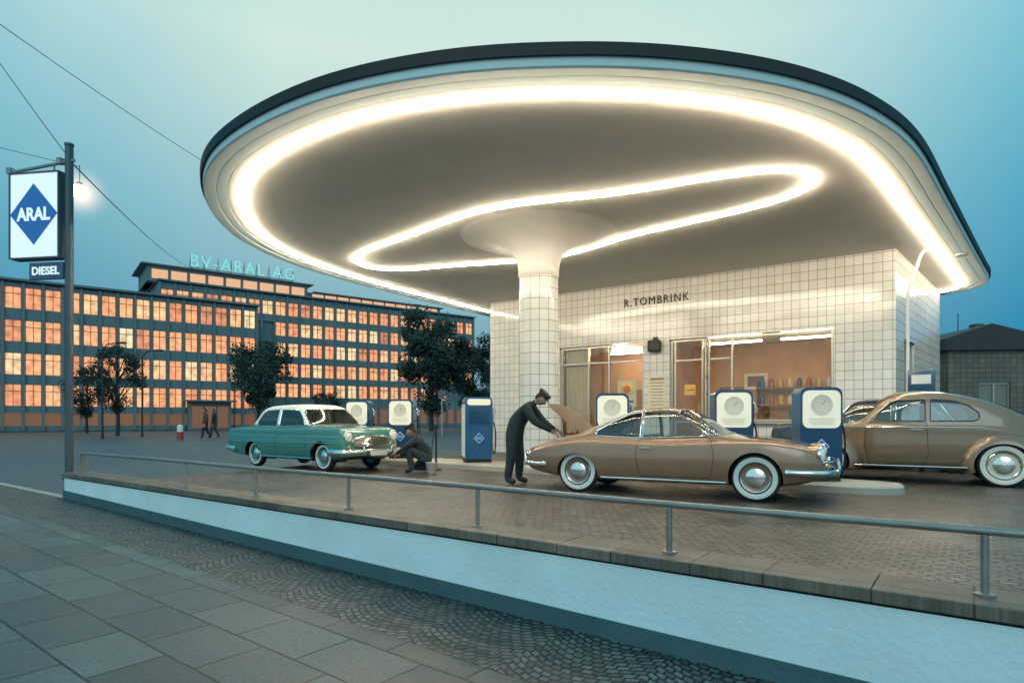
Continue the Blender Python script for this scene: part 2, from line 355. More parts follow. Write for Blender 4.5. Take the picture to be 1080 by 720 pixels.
bm=bmesh.new(); lathe(bm,[(RC+.005,4.18),(RC+.015,4.2),(RC+.015,4.3),(.445,4.40),(.465,4.50),(.50,4.61),(.555,4.71),(.64,4.80),(.76,4.88),(.91,4.95),(1.08,5.005),(1.27,5.05),(1.46,5.08),(1.62,5.095),(1.7,5.1005)],56,Matrix.Translation(CC)); obj('capital',bm,pm('capital_plaster',(.74,.72,.68),.6,var=.06,vs=1.5,bump=.1,bs=25),colo,True,st)
bm=bmesh.new(); tube(bm,ip,.018,8,closed=True)
obj('neon_tube',bm,m_neon,st,world=st)
# kiosk walls
W0=Vector((-.75,21.2,0)); W1=Vector((8.97,14.4,0)); WE=(W1-W0).normalized(); WN=Vector((WE.y,-WE.x,0))
if WN.y>0: WN=-WN
LW=(W1-W0).length
def wall(bm,P,E,Nn,length,z0,z1,ops,th=.3):
    L=bm.loops.layers.uv.verify()
    ss_=sorted(set([0,length]+[o[0] for o in ops]+[o[1] for o in ops])); zs=sorted(set([z0,z1]+[o[2] for o in ops]+[o[3] for o in ops]))
    def q4(pts,uvs):
        f=bm.faces.new([bm.verts.new(p) for p in pts])
        for lp,u in zip(f.loops,uvs): lp[L].uv=u
    for i in range(len(ss_)-1):
        for j in range(len(zs)-1):
            a,b,c,d=ss_[i],ss_[i+1],zs[j],zs[j+1]; cs,cz=(a+b)/2,(c+d)/2
            if any(o[0]<cs<o[1] and o[2]<cz<o[3] for o in ops): continue
            q4([P+E*a+Vector((0,0,c)),P+E*b+Vector((0,0,c)),P+E*b+Vector((0,0,d)),P+E*a+Vector((0,0,d))],[(a,c),(b,c),(b,d),(a,d)])
    for (a,b,c,d) in ops:
        for (x0,y0,x1,y1) in ((a,c,b,c),(b,c,b,d),(b,d,a,d),(a,d,a,c)):
            A=P+E*x0+Vector((0,0,y0)); B=P+E*x1+Vector((0,0,y1)); q4([A,B,B-Nn*th,A-Nn*th],[(0,0),(th,0),(th,1),(0,1)])
bm=bmesh.new()
ops=[(2.76,5.60,.55,3.38),(6.38,7.43,.02,3.38),(7.43,10.57,1.05,3.38)]
wall(bm,W0,WE,WN,LW,0,S+.002,ops)
R1=Vector((13.4,19.3,0)); RE=(R1-W1).normalized(); RN=Vector((RE.y,-RE.x,0))
wall(bm,W1,RE,RN,(R1-W1).length,0,S+.002,[(1.0,2.3,1.2,3.1)],.2)
B0=W0+DD*6.6
wall(bm,W0,DD,-EE,6.6,0,S+.002,[])
wall(bm,B0,(R1-B0).normalized(),DD,(R1-B0).length,0,S+.002,[])
obj('wall',bm,m_tile,st,world=st)
# interior
m_int=pm('ochre_interior',(.62,.36,.18),.7,var=.35,vs=1.5)
m_int2=pm('brown_floor',(.2,.12,.07),.5,var=.2)
bm=bmesh.new()
ic=lambda s,dep,z: W0+WE*s-WN*dep+Vector((0,0,z))
for pts in ([ic(.3,3.2,.05),ic(11.4,3.2,.05),ic(11.4,3.2,3.7),ic(.3,3.2,3.7)],[ic(.3,.31,.05),ic(.3,3.2,.05),ic(.3,3.2,3.7),ic(.3,.31,3.7)],[ic(11.4,.31,.05),ic(11.4,3.2,.05),ic(11.4,3.2,3.7),ic(11.4,.31,3.7)],[ic(6.0,.6,.05),ic(6.0,3.2,.05),ic(6.0,3.2,3.7),ic(6.0,.6,3.7)]): ngon(bm,pts)
obj('interior_wall',bm,m_int,st,world=st)
bm=bmesh.new(); ngon(bm,[ic(.3,.31,.06),ic(11.4,.31,.06),ic(11.4,3.2,.06),ic(.3,3.2,.06)]); obj('interior_floor',bm,m_int2,st,world=st)
bm=bmesh.new(); ngon(bm,[ic(.3,.31,3.45),ic(11.4,.31,3.45),ic(11.4,3.2,3.45),ic(.3,3.2,3.45)]); obj('interior_ceiling',bm,m_white,st,world=st)
m_fl=pm('fluorescent',(.9,.9,.9),.4,emit=(1,.76,.48),es=26)
Rw=Matrix.Rotation(math.atan2(WE.y,WE.x),4,'Z')
def WM(s,dep,z): return Matrix.Translation(ic(s,dep,z))@Rw
for a in (7.9,9.9):
    bm=bmesh.new(); box(bm,(0,0,0),(1.5,.09,.05),WM(a,1.0,3.3)); obj('ceiling_light',bm,m_fl,st,world=st)
bm=bmesh.new(); lathe(bm,[(.001,0),(.22,0),(.24,.05),(.2,.1)],20,Matrix.Translation(ic(4.3,1.2,3.25))); obj('ceiling_light',bm,pm('round_lamp',(.9,.9,.8),.4,emit=(1,.8,.5),es=25),st,world=st)
bm=bmesh.new(); box(bm,(0,0,0),(1.3,.09,.05),WM(4.1,2.3,3.35)); obj('ceiling_light',bm,m_fl,st,world=st)
m_idoor=pm('inner_door_wood',(.3,.17,.08),.5)
bm=bmesh.new(); box(bm,(0,0,0),(.95,.05,2.1),WM(3.9,3.15,1.1)); obj('inner_door',bm,m_idoor,st,world=st)
bm=bmesh.new(); box(bm,(0,0,0),(.85,.05,2.1),WM(7.3,3.15,1.1)); obj('inner_door',bm,m_idoor,st,world=st)
m_curt=pm('pale_curtain',(.62,.52,.36),.8,var=.15)
bm=bmesh.new()
for k in range(14): tube(bm,[ic(2.9+k*.055,.26+.02*(k%2),.7),ic(2.9+k*.055,.26+.02*(k%2),3.3)],.03,6)
obj('curtain',bm,m_curt,st,True,st)
def glazing(name,a,b,c,d,vm,hm,dep=.12):
    bm=bmesh.new(); t=.05
    for s in [a+t/2,b-t/2]+vm: box(bm,(0,0,0),(t,.07,d-c-.01),WM(s,dep,(c+d)/2))
    for z in [c+t/2,d-t/2]: box(bm,(0,0,0),(b-a-2*t,.066,t),WM((a+b)/2,dep,z))
    for (x0,x1,z) in hm: box(bm,(0,0,0),(x1-x0,.062,t*.9),WM((x0+x1)/2,dep,z))
    f=obj(name,bm,m_alu,st,world=st)
    bm=bmesh.new(); ngon(bm,[ic(a,dep,c),ic(b,dep,c),ic(b,dep,d),ic(a,dep,d)]); obj('pane',bm,m_glass,f,world=st); return f
wl=glazing('window',2.78,5.58,.57,3.36,[3.75,4.45],[(2.85,5.5,2.85)])
dl_=glazing('door',6.40,7.42,.03,3.36,[6.52,7.3],[(6.52,7.3,2.78),(6.52,7.3,1.05)])
wr_=glazing('window',7.45,10.55,1.07,3.36,[8.1],[(7.5,8.05,2.78)])
bm=bmesh.new(); box(bm,(0,-.02,0),(3.3,.2,.05),WM(9.0,-.02,1.03)); obj('sill',bm,m_kerb,wr_,world=st)
bm=bmesh.new(); box(bm,(0,-.02,0),(2.95,.2,.05),WM(4.18,-.02,.53)); obj('sill',bm,m_kerb,wl,world=st)
bm=bmesh.new(); tube(bm,[ic(7.22,.06,1.15),ic(7.22,.02,1.18),ic(7.22,.02,1.5),ic(7.22,.06,1.53)],.012,8); obj('door_handle',bm,m_chrome,dl_,True,st)
def text(name,body,size,mat,parent,right,up,pos,ext=.01,world=None,align='CENTER',width=None,bold=.0,height=None,space=1.0):
    cu=bpy.data.curves.new(name,'FONT'); cu.body=body; cu.size=size; cu.extrude=ext; cu.align_x=align; cu.align_y='CENTER'; cu.offset=bold; cu.resolution_u=3; cu.space_character=space
    t=bpy.data.objects.new(name,cu); COL.objects.link(t); bpy.context.view_layer.update()
    me=bpy.data.meshes.new_from_object(t.evaluated_get(bpy.context.evaluated_depsgraph_get())); bpy.data.objects.remove(t)
    bm=bmesh.new(); bm.from_mesh(me)
    xs=[v.co.x for v in bm.verts]; ys=[v.co.y for v in bm.verts]
    sx=width/(max(xs)-min(xs)) if width else 1; sy=height/(max(ys)-min(ys)) if height else 1
    cx=(max(xs)+min(xs))/2; cy=(max(ys)+min(ys))/2
    right=Vector(right).normalized(); up=Vector(up).normalized(); nn=right.cross(up)
    for v in bm.verts:
        x=(v.co.x-cx)*sx; y=(v.co.y-cy)*sy; v.co=Vector(pos)+right*x+up*y+nn*v.co.z
    for f in bm.faces: f.material_index=0
    return obj(name,bm,mat,parent,world=world)
text('lettering','R.TOMBRINK',.42,m_black,st,WE,(0,0,1),ic(5.98,-.02,4.56),.015,st,width=1.95,bold=.0,height=.23,space=1.25)
bm=bmesh.new(); box(bm,(0,0,0),(.36,.24,.34),WM(5.99,-.13,3.22),bev=.06); box(bm,(0,0,0),(.12,.1,.12),WM(5.99,-.05,3.42)); obj('wall_lantern',bm,m_black,st,world=st)
bm=bmesh.new()
for s in (1.03,2.27,1.65): box(bm,(0,0,0),(.06,.06,1.88),Matrix.Translation(W1+RE*s-RN*.08+Vector((0,0,2.15)))@Matrix.Rotation(math.atan2(RE.y,RE.x),4,'Z'))
sf=obj('window',bm,m_alu,st,world=st)
bm=bmesh.new(); P=W1-RN*.1; ngon(bm,[P+RE*1.0+Vector((0,0,1.2)),P+RE*2.3+Vector((0,0,1.2)),P+RE*2.3+Vector((0,0,3.1)),P+RE*1.0+Vector((0,0,3.1))]); obj('pane',bm,glassm('side_pane',(.2,.18,.15),.1),sf,world=st)
# ---------------- interior things
def rot_empty(name,s,dep,z,label,cat,group=None):
    return empty(name,ic(s,dep,z),math.atan2(WE.y,WE.x),1,label,cat,group)
sh=rot_empty('display_shelf',9.3,2.9,.06,'wooden display shelf against the back wall inside the right window','shelf')
m_wood=pm('shelf_wood',(.28,.15,.07),.5,var=.2)
bm=bmesh.new()
for x in (-1.2,0,1.2): box(bm,(x,0,1.1),(.04,.35,2.2),bev=.004)
obj('upright',bm,m_wood,sh)
for k in range(4):
    bm=bmesh.new(); box(bm,(0,0,.5+k*.5),(2.36,.34,.03)); obj('shelf_board',bm,m_wood,sh)
cc=[pm('can_%s'%n,c,.35,var=.1) for n,c in (('yellow',(.5,.34,.08)),('red',(.35,.08,.05)),('blue',(.05,.1,.25)),('cream',(.55,.5,.4)))]
names=['yellow','red','blue','cream']
i=0
for k in range(2,4):
    for j in range(9):
        c=(i*7+k)%4
        bm=bmesh.new(); x=-1.05+j*.26
        lathe(bm,[(.001,0),(.07,0),(.07,.2),(.05,.24),(.03,.25),(.03,.28),(.001,.28)],12)
        o=obj('oil_can',bm,cc[c],None,True); p=MW[sh.name]@Vector((x,-.03,.517+k*.5)); o.location=p
        tag(o,'%s oil can, number %d from the left on the %s board of the display shelf'%(names[c],j+1,['','','lower','upper'][k]),'can','oil cans on the display shelf'); i+=1
ct=rot_empty('shop_counter',8.9,1.7,.06,'brown shop counter behind the right shop window','counter')
bm=bmesh.new(); box(bm,(0,0,.5),(1.9,.55,1.0),bev=.01); obj('cabinet',bm,m_wood,ct)
bm=bmesh.new(); box(bm,(0,0,1.025),(2.0,.65,.045),bev=.01); obj('counter_top',bm,m_white,ct)
def poster(s,dep,z,wd,ht,base,label,marks,name='poster'):
    r=rot_empty(name,s,dep,z,label,'poster')
    bm=bmesh.new(); box(bm,(0,0,0),(wd,.01,ht)); obj('sheet',bm,base,r)
    for (sh_,x,y,a,b,m) in marks:
        bm=bmesh.new()
        if sh_=='c': 
            Mx=Matrix.Translation((x,-.009 if a>.2 else -.018,y))@Matrix.Rotation(R(90),4,'X'); lathe(bm,[(.001,0),(a,0),(a,.006),(.001,.006)],20,Mx)
        else: box(bm,(x,-.008,y),(a,.006,b))
        obj('mark',bm,m,r)
    return r
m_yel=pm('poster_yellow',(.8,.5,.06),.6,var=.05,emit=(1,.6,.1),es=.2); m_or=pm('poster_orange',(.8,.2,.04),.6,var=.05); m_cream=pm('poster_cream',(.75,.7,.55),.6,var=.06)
m_ink=pm('print_grey',(.2,.18,.15),.6)
poster(4.98,.22,1.9,.6,.8,m_cream,'pale poster with an orange and yellow disc in the left shop window',[('c',0,.12,.22,0,m_yel),('c',0,.12,.12,-.0,m_or),('b',0,-.25,.45,.08,m_ink)])
poster(6.02,-.02,1.9,.55,1.0,m_cream,'cream price board on the tiled pier beside the door',[('b',0,.38,.42,.05,m_ink)]+[('b',0,.27-k*.09,.42-.04*(k%3),.018,m_ink) for k in range(8)],'notice_board')
poster(6.92,.18,1.95,.32,.3,m_yel,'small yellow sign hung inside the glazed door',[('b',0,0,.2,.03,m_ink)],'door_sign')
poster(8.0,3.1,2.3,.7,.5,m_cream,'small framed picture on the back wall inside the right window',[('b',0,0,.5,.32,m_int2)])
m_pot=pm('terracotta',(.35,.13,.06),.7); m_pl=pm('pot_plant_leaf',(.05,.12,.03),.5,var=.4)
for k,s in enumerate((8.35,8.95,9.55,10.15)):
    pp=rot_empty('potted_plant',s,.26,1.07,'%s potted plant on the sill of the right shop window'%['first, nearest the door,','second from the door,','third from the door,','last, nearest the corner,'][k],'plant','pot plants on the window sill')
    bm=bmesh.new(); lathe(bm,[(.001,0),(.05,0),(.07,.12),(.075,.12),(.06,.11),(.001,.11)],14); obj('pot',bm,m_pot,pp,True)
    bm=bmesh.new()
    for j in range(16):
        a=random.uniform(0,6.28); l=random.uniform(.12,.28); el=random.uniform(.5,1.4); d=Vector((math.cos(a)*math.cos(el),.5*math.sin(a)*math.cos(el),math.sin(el))); sdd=Vector((-math.sin(a),math.cos(a)*.5,0))*.022
        p=Vector((0,0,.11)); ngon(bm,[p,p+d*l*.5+sdd,p+d*l+Vector((0,0,-.03)),p+d*l*.5-sdd])
    obj('foliage',bm,m_pl,pp)
# ---------------------------------------------------------------- pump island and pumps
IE=Vector((.803,-.597,0)).normalized(); IN=Vector((IE.y,-IE.x,0)); IA=math.atan2(IE.y,IE.x)
I0=Vector((.5,13.33,0))
isl=bmesh.new()
def isl_pts(r,z):
    out=[]
    for k in range(13): a=-PI/2+PI*k/12; out.append(I0+IE*(6.2+r*math.cos(a))-IN*(r*math.sin(a))+Vector((0,0,z)))
    for k in range(13): a=PI/2+PI*k/12; out.append(I0+IE*(-6.6+r*math.cos(a))-IN*(r*math.sin(a))+Vector((0,0,z)))
    return out
prev=None
for r,z in ((.56,-.02),(.56,.10),(.53,.13),(.0001,.132)):
    rg=[isl.verts.new(p) for p in isl_pts(max(r,.02),z)]
    if prev:
        for i in range(len(rg)): isl.faces.new((prev[i],prev[(i+1)%len(rg)],rg[(i+1)%len(rg)],rg[i]))
    prev=rg
isl.faces.new(prev)
io=obj('pump_island',isl,m_kerb,None); tag(io,'long raised concrete pump island with rounded ends under the canopy','kerb island')
m_meter=pm('meter_print',(.22,.21,.18),.3,var=.1)
def rrect(bm,y,cx,cz,w_,h_,r,dy,mi=0):
    pts=[]
    for (sx,sz,a0) in ((1,1,0),(-1,1,PI/2),(-1,-1,PI),(1,-1,1.5*PI)):
        for k in range(6):
            a=a0+PI/2*k/5; pts.append((cx+sx*(w_/2-r)+r*math.cos(a),y,cz+sz*(h_/2-r)+r*math.sin(a)))
    prism(bm,pts,(0,dy,0),mi)
m_dial=pm('dial_face',(.60,.58,.50),.3,var=.05,emit=(1,.9,.7),es=.15)
def make_pump(variant):
    r=empty('fuel_pump',(0,0,0)); wd,dp,ht=.64,.42,1.42
    body=m_pblue if variant else m_navy
    bm=bmesh.new(); box(bm,(0,0,.04),(wd-.04,dp-.04,.08)); obj('base',bm,m_black,r)
    bm=bmesh.new(); rrect(bm,-dp/2,0,.08+ht/2,wd,ht,.11,dp); obj('cabinet',bm,body,r,True,sharp=30)
    if variant:
        for s in (-1,1):
            bm=bmesh.new(); box(bm,(s*(wd/2+.004),0,.74),(.012,dp-.04,1.18)); obj('side_panel',bm,m_white,r)
    for sgn in (-1,1):
        if variant:
            bm=bmesh.new()
            for k in range(8): box(bm,(0,sgn*(dp/2+.006),.90+k*.05),(.46,.014,.022))
            obj('louvre',bm,m_navy,r)
            bm=bmesh.new(); rrect(bm,sgn*dp/2,0,1.385,.54,.14,.05,sgn*.012); obj('face_panel',bm,m_pwhite,r)
        else:
            bm=bmesh.new(); rrect(bm,sgn*dp/2,0,1.15,wd-.07,.60,.10,sgn*.02); fp=obj('face_panel',bm,m_pwhite,r)
            Md=Matrix.Translation((0,sgn*(dp/2+.02),1.22))@Matrix.Rotation(R(-90)*sgn,4,'X')
            bm=bmesh.new(); lathe(bm,[(.001,.006),(.15,.006),(.165,.01),(.17,0)],28,Md); dd_=obj('dial',bm,m_dial,fp,True)
            bm=bmesh.new()
            for k in range(12):
                a=2*PI*k/12; box(bm,(.125*math.cos(a),sgn*(dp/2+.029),1.22+.125*math.sin(a)),(.010,.003,.010))
            tube(bm,[(0,sgn*(dp/2+.03),1.22),(.06,sgn*(dp/2+.03),1.30)],.004,4); obj('dial_marks',bm,m_meter,dd_)
            bm=bmesh.new()
            for k in range(4): box(bm,(0,sgn*(dp/2+.022),1.0-k*.03),(.40-.02*k,.004,.005))
            obj('grille',bm,m_meter,fp)
        yy=sgn*(dp/2+.004)
        zc=.56
        bm=bmesh.new(); rr=.12; prism(bm,[(rr,yy,zc),(0,yy,zc+rr),(-rr,yy,zc),(0,yy,zc-rr)],(0,sgn*.006,0)); lg=obj('logo',bm,m_white,r)
        rr=.102; bm=bmesh.new(); prism(bm,[(rr,yy+sgn*.007,zc),(0,yy+sgn*.007,zc+rr),(-rr,yy+sgn*.007,zc),(0,yy+sgn*.007,zc-rr)],(0,sgn*.003,0)); obj('logo_field',bm,m_blue,lg)
        text('logo_lettering','ARAL',.06,m_white,lg,(-sgn,0,0) if sgn>0 else (1,0,0),(0,0,1),(0,yy+sgn*.013,zc),.002,None,width=.14,height=.045)
    bm=bmesh.new(); x=wd/2+.03
    tube(bm,crom([(x-.04,0,.95),(x+.05,0,.9),(x+.1,.02,.6),(x+.09,.04,.25),(x+.06,.05,.2),(x+.03,.06,.4),(x+.03,.03,.95),(x+.04,0,1.12)],4),.016,8); obj('hose',bm,m_dark,r,True)
    bm=bmesh.new(); tube(bm,[(x+.04,0,1.08),(x+.04,0,1.25),(x-.02,0,1.3)],.022,8); tube(bm,[(x+.08,-.01,1.1),(x+.09,-.01,1.2),(x+.04,0,1.26)],.008,6); obj('nozzle',bm,m_chrome,r,True)
    return r
pump0=make_pump(False); pumpv=make_pump(True); used=False
spots=[(-4.15,'leftmost fuel pump on the island, behind the green saloon roof'),(-2.8,'second fuel pump from the left, behind the green saloon bonnet'),(-.81,'blue fuel pump with louvred front left of the column, between the crouching and standing attendants'),(1.98,'fuel pump just right of the column, behind the raised engine lid'),(3.85,'fuel pump behind the windscreen of the gold coupe'),(4.95,'rightmost fuel pump, behind the bonnet of the gold coupe')]
for X,lab in spots:
    if X==-.81: p=pumpv
    else:
        p=pump0 if not used else copy_tree(pump0); used=True
    t=(X-.5)/IE.x; pos=I0+IE*t
    p.location=(pos.x,pos.y,.13); p.rotation_euler=(0,0,IA+R(52 if X==-.81 else 30)); tag(p,lab,'fuel pump','fuel pumps on the island')
# ---------------------------------------------------------------- sign pole
sg=empty('sign_pole',(-8.98,12.5,-.1),-R(9),1,'tall dark pole beside the wall end carrying the illuminated white and blue sign','sign')
m_pole=pm('pole_paint',(.07,.10,.12),.5,.3,var=.2)
bm=bmesh.new(); lathe(bm,[(.12,0),(.12,.05),(.075,.08),(.075,6.75),(.085,6.76),(.085,6.8),(.001,6.82)],16); obj('pole',bm,m_pole,sg,True)
ax=-.72
bm=bmesh.new(); tube(bm,[(.12,-.0,6.46),(-1.42,0,6.30)],.035,8); tube(bm,[(-.35,0,6.4),(-.35,0,6.2)],.02,6); tube(bm,[(-1.1,0,6.33),(-1.1,0,6.2)],.02,6)
for x,z in ((-1.38,6.33),(-.2,6.46)): box(bm,(x,0,z),(.1,.12,.12))
obj('arm',bm,pm('arm_paint',(.3,.34,.34),.5,var=.1),sg,True)
bm=bmesh.new(); box(bm,(ax,0,5.36),(1.12,.2,1.7),bev=.02); bx=obj('sign_box',bm,m_signw,sg)
bm=bmesh.new()
for x in (ax-.57,ax+.57): box(bm,(x,0,5.36),(.03,.23,1.75))
for z in (4.495,6.225): box(bm,(ax,0,z),(1.105,.23,.03))
obj('sign_trim',bm,m_pole,bx)
for sgn in (-1,1):
    y=sgn*.103
    cx_,cz=ax,5.38; rr=.55; rv=.62
    bm=bmesh.new(); prism(bm,[(cx_+rr,y,cz),(cx_,y,cz+rv),(cx_-rr,y,cz),(cx_,y,cz-rv)],(0,sgn*.01,0)); obj('logo',bm,m_blue,bx)
    text('lettering','ARAL',.3,m_signw,bx,(1,0,0) if sgn<0 else (-1,0,0),(0,0,1),(cx_,y+sgn*.014,cz-.0),.004,None,width=.78,height=.27,bold=.01)
    text('lettering','DIESEL',.2,m_signw,bx,(1,0,0) if sgn<0 else (-1,0,0),(0,0,1),(-.50,sgn*.05,4.24),.004,None,width=.64,height=.17,bold=.006)
bm=bmesh.new(); box(bm,(-.50,0,4.24),(.80,.08,.34),bev=.01); obj('lower_sign',bm,m_navy,sg)
bm=bmesh.new(); tube(bm,[(0,0,4.3),(-.12,0,4.3)],.02,6); tube(bm,[(0,0,4.18),(-.12,0,4.18)],.02,6); obj('bracket',bm,m_pole,sg)
lm=empty('hanging_street_lamp',at(84,203,17),0,1,'bright street lamp hanging from the span wire right of the sign pole','street lamp')
bm=bmesh.new(); lathe(bm,[(.001,.3),(.06,.28),(.1,.22),(.16,.19),(.17,.17)],20); obj('lamp_shade',bm,m_pole,lm,True)
bm=bmesh.new(); bmesh.ops.create_uvsphere(bm,u_segments=20,v_segments=14,radius=.17,matrix=Matrix.Translation((0,0,0))); obj('bulb',bm,pm('lamp_glow',(1,1,1),.5,emit=(1,.72,.42),es=90),lm,True)
mh=bpy.data.materials.new('lamp_halo_glow'); nt,N_,L_=nodes(mh); N_.remove(N_['Principled BSDF'])  # lamp halo painted as a self-glowing volume fading outward; nothing scatters light
tcn=N_.new('ShaderNodeTexCoord'); ln=N_.new('ShaderNodeVectorMath'); ln.operation='LENGTH'; L_.new(tcn.outputs['Object'],ln.inputs[0])
mrn=N_.new('ShaderNodeMapRange'); mrn.inputs[1].default_value=0; mrn.inputs[2].default_value=.95; mrn.inputs[3].default_value=1; mrn.inputs[4].default_value=0; L_.new(ln.outputs['Value'],mrn.inputs[0])
pw=N_.new('ShaderNodeMath'); pw.operation='POWER'; pw.inputs[1].default_value=3.2; L_.new(mrn.outputs[0],pw.inputs[0])
ms=N_.new('ShaderNodeMath'); ms.operation='MULTIPLY'; ms.inputs[1].default_value=3.0; L_.new(pw.outputs[0],ms.inputs[0])
em=N_.new('ShaderNodeEmission'); em.inputs[0].default_value=(1,.62,.38,1); L_.new(ms.outputs[0],em.inputs[1]); L_.new(em.outputs[0],N_['Material Output'].inputs['Volume'])
bm=bmesh.new(); bmesh.ops.create_uvsphere(bm,u_segments=24,v_segments=16,radius=.95); obj('painted_halo',bm,mh,lm,True)  # added glow sphere that draws the halo round the bulb
bm=bmesh.new(); tube(bm,[(0,0,.25),(0,0,.75)],.012,6); obj('hanger',bm,m_black,lm)
def wire(a,b,sag,label,r=.012):
    bm=bmesh.new(); pts=[]
    for i in range(17):
        t=i/16; p=Vector(a).lerp(Vector(b),t); p.z-=sag*4*t*(1-t); pts.append(p)
    tube(bm,pts,r,5); o=obj('overhead_wire',bm,m_black,None); tag(o,label,'wire','overhead wires')
wire(at(-120,-60,12),at(330,235,34),.4,'overhead wire crossing the top left corner of the sky',.010)
wire(at(-60,-20,12.3),at(70,163,12.5),.05,'overhead wire running from the upper left to the pole top',.008)
wire(at(72,168,12.5),at(215,282,74),.9,'overhead wire running from the pole top down toward the rooftop lettering',.014)
wire(at(-150,120,17),at(84,176,17),.0,'short span wire holding the hanging street lamp',.008)
# ---------------------------------------------------------------- cars
def cut(bm,poly,ax,filt):
    n=len(poly); ar=sum(poly[i][0]*poly[(i+1)%n][1]-poly[(i+1)%n][0]*poly[i][1] for i in range(n))
    if ar<0: poly=poly[::-1]
    u0=min(p[0] for p in poly)-.02;u1=max(p[0] for p in poly)+.02;v0=min(p[1] for p in poly)-.02;v1=max(p[1] for p in poly)+.02
    pl=[]
    for i in range(n):
        a=poly[i];b=poly[(i+1)%n]; nx,nv=(b[1]-a[1]),-(b[0]-a[0])
        c=[0,0,0];no=[0,0,0]; c[ax[0]]=a[0];c[ax[1]]=a[1]; no[ax[0]]=nx;no[ax[1]]=nv
        pl.append((Vector(c),Vector(no).normalized()))
    def near(f):
        if not filt(f.calc_center_median()): return False
        us=[v.co[ax[0]] for v in f.verts]; vs=[v.co[ax[1]] for v in f.verts]
        return not(max(us)<u0 or min(us)>u1 or max(vs)<v0 or min(vs)>v1)
    for c,no in pl:
        fs=[f for f in bm.faces if near(f)]
        g=set(fs)
        for f in fs: g.update(f.edges); g.update(f.verts)
        bmesh.ops.bisect_plane(bm,geom=list(g),dist=1e-5,plane_co=c,plane_no=no)
    return [f for f in bm.faces if filt(f.calc_center_median()) and all((f.calc_center_median()-c).dot(no)<1e-6 for c,no in pl)]
def split(bm,fs,dx=0):
    nb=bmesh.new(); mp={}
    for f in fs:
        vs=[]
        for v in f.verts:
            if v not in mp: mp[v]=nb.verts.new(v.co)
            vs.append(mp[v])
        nf=nb.faces.new(vs); nf.smooth=True; nf.material_index=f.material_index
    bmesh.ops.delete(bm,geom=fs,context='FACES')
    return nb
def loops(bm):
    es=[e for e in bm.edges if len(e.link_faces)==1]; seen=set(); out=[]
    for e in es:
        if e in seen: continue
        lp=[e.verts[0]]; cur=e; v=e.verts[1]; seen.add(e)
        while v!=lp[0]:
            lp.append(v); nx=[x for x in v.link_edges if len(x.link_faces)==1 and x not in seen]
            if not nx: break
            cur=nx[0]; seen.add(cur); v=cur.other_vert(v)
        out.append([p.co.copy() for p in lp])
    return out
def thin(lp,md=.02):
    out=[lp[0]]
    for p in lp[1:]:
        if (p-out[-1]).length>md: out.append(p)
    return out
def wheel(parent,x,y,r,wide,ww,paint,side,wo=.87):
    M=Matrix.Translation((x,y,r))@Matrix.Rotation(R(-90)*side,4,'X')
    h=wide/2
    bm=bmesh.new(); lathe(bm,[(r*.64,h*.95),(r*.6,h*.7),(r*.5,h*.55),(r*.2,h*.6),(.001,h*.62)],32,M); lathe(bm,[(r*.62,-h*.5),(.001,-h*.4)],24,M)
    wh=obj('wheel',bm,paint,parent,True)
    prof=[(r*.62,-h*.8),(r*.8,-h),(r*.95,-h*.8),(r,-h*.5),(r,h*.5),(r*.97,h*.78),(r*.92,h*.93),(r*wo,h*1.0),(r*.67,h*1.0),(r*.64,h*.9),(r*.6,h*.6)]
    mi=[0,0,0,0,0,0,0,1 if ww else 0,0,0]
    bm=bmesh.new(); lathe(bm,prof,36,M,mi=mi); obj('tyre',bm,[m_tyre,m_ww],wh,True,sharp=60)
    bm=bmesh.new(); lathe(bm,[(r*.62,h*.93),(r*.60,h*1.0),(r*.56,h*.9)],32,M); lathe(bm,[(r*.42,h*.62),(r*.40,h*.85),(r*.3,h*1.0),(r*.12,h*1.08),(.001,h*1.1)],28,M); obj('hubcap',bm,m_chrome,wh,True)
def stretch(S_,k):
    S_=dict(S_)
    for key in ('top','belt','W','zb'): S_[key]=[(a*k,b) for a,b in S_[key]]
    S_['sidewin']=[[(a*k,b) for a,b in p] for p in S_['sidewin']]; S_['doors']=[[(a*k,b) for a,b in p] for p in S_['doors']]
    S_['frontwin']=[(p,a*k,b*k) for p,a,b in S_['frontwin']]; S_['wheels']=[a*k for a in S_['wheels']]
    if 'lid' in S_: S_['lid']=[(a*k,b) for a,b in S_['lid']]
    return S_
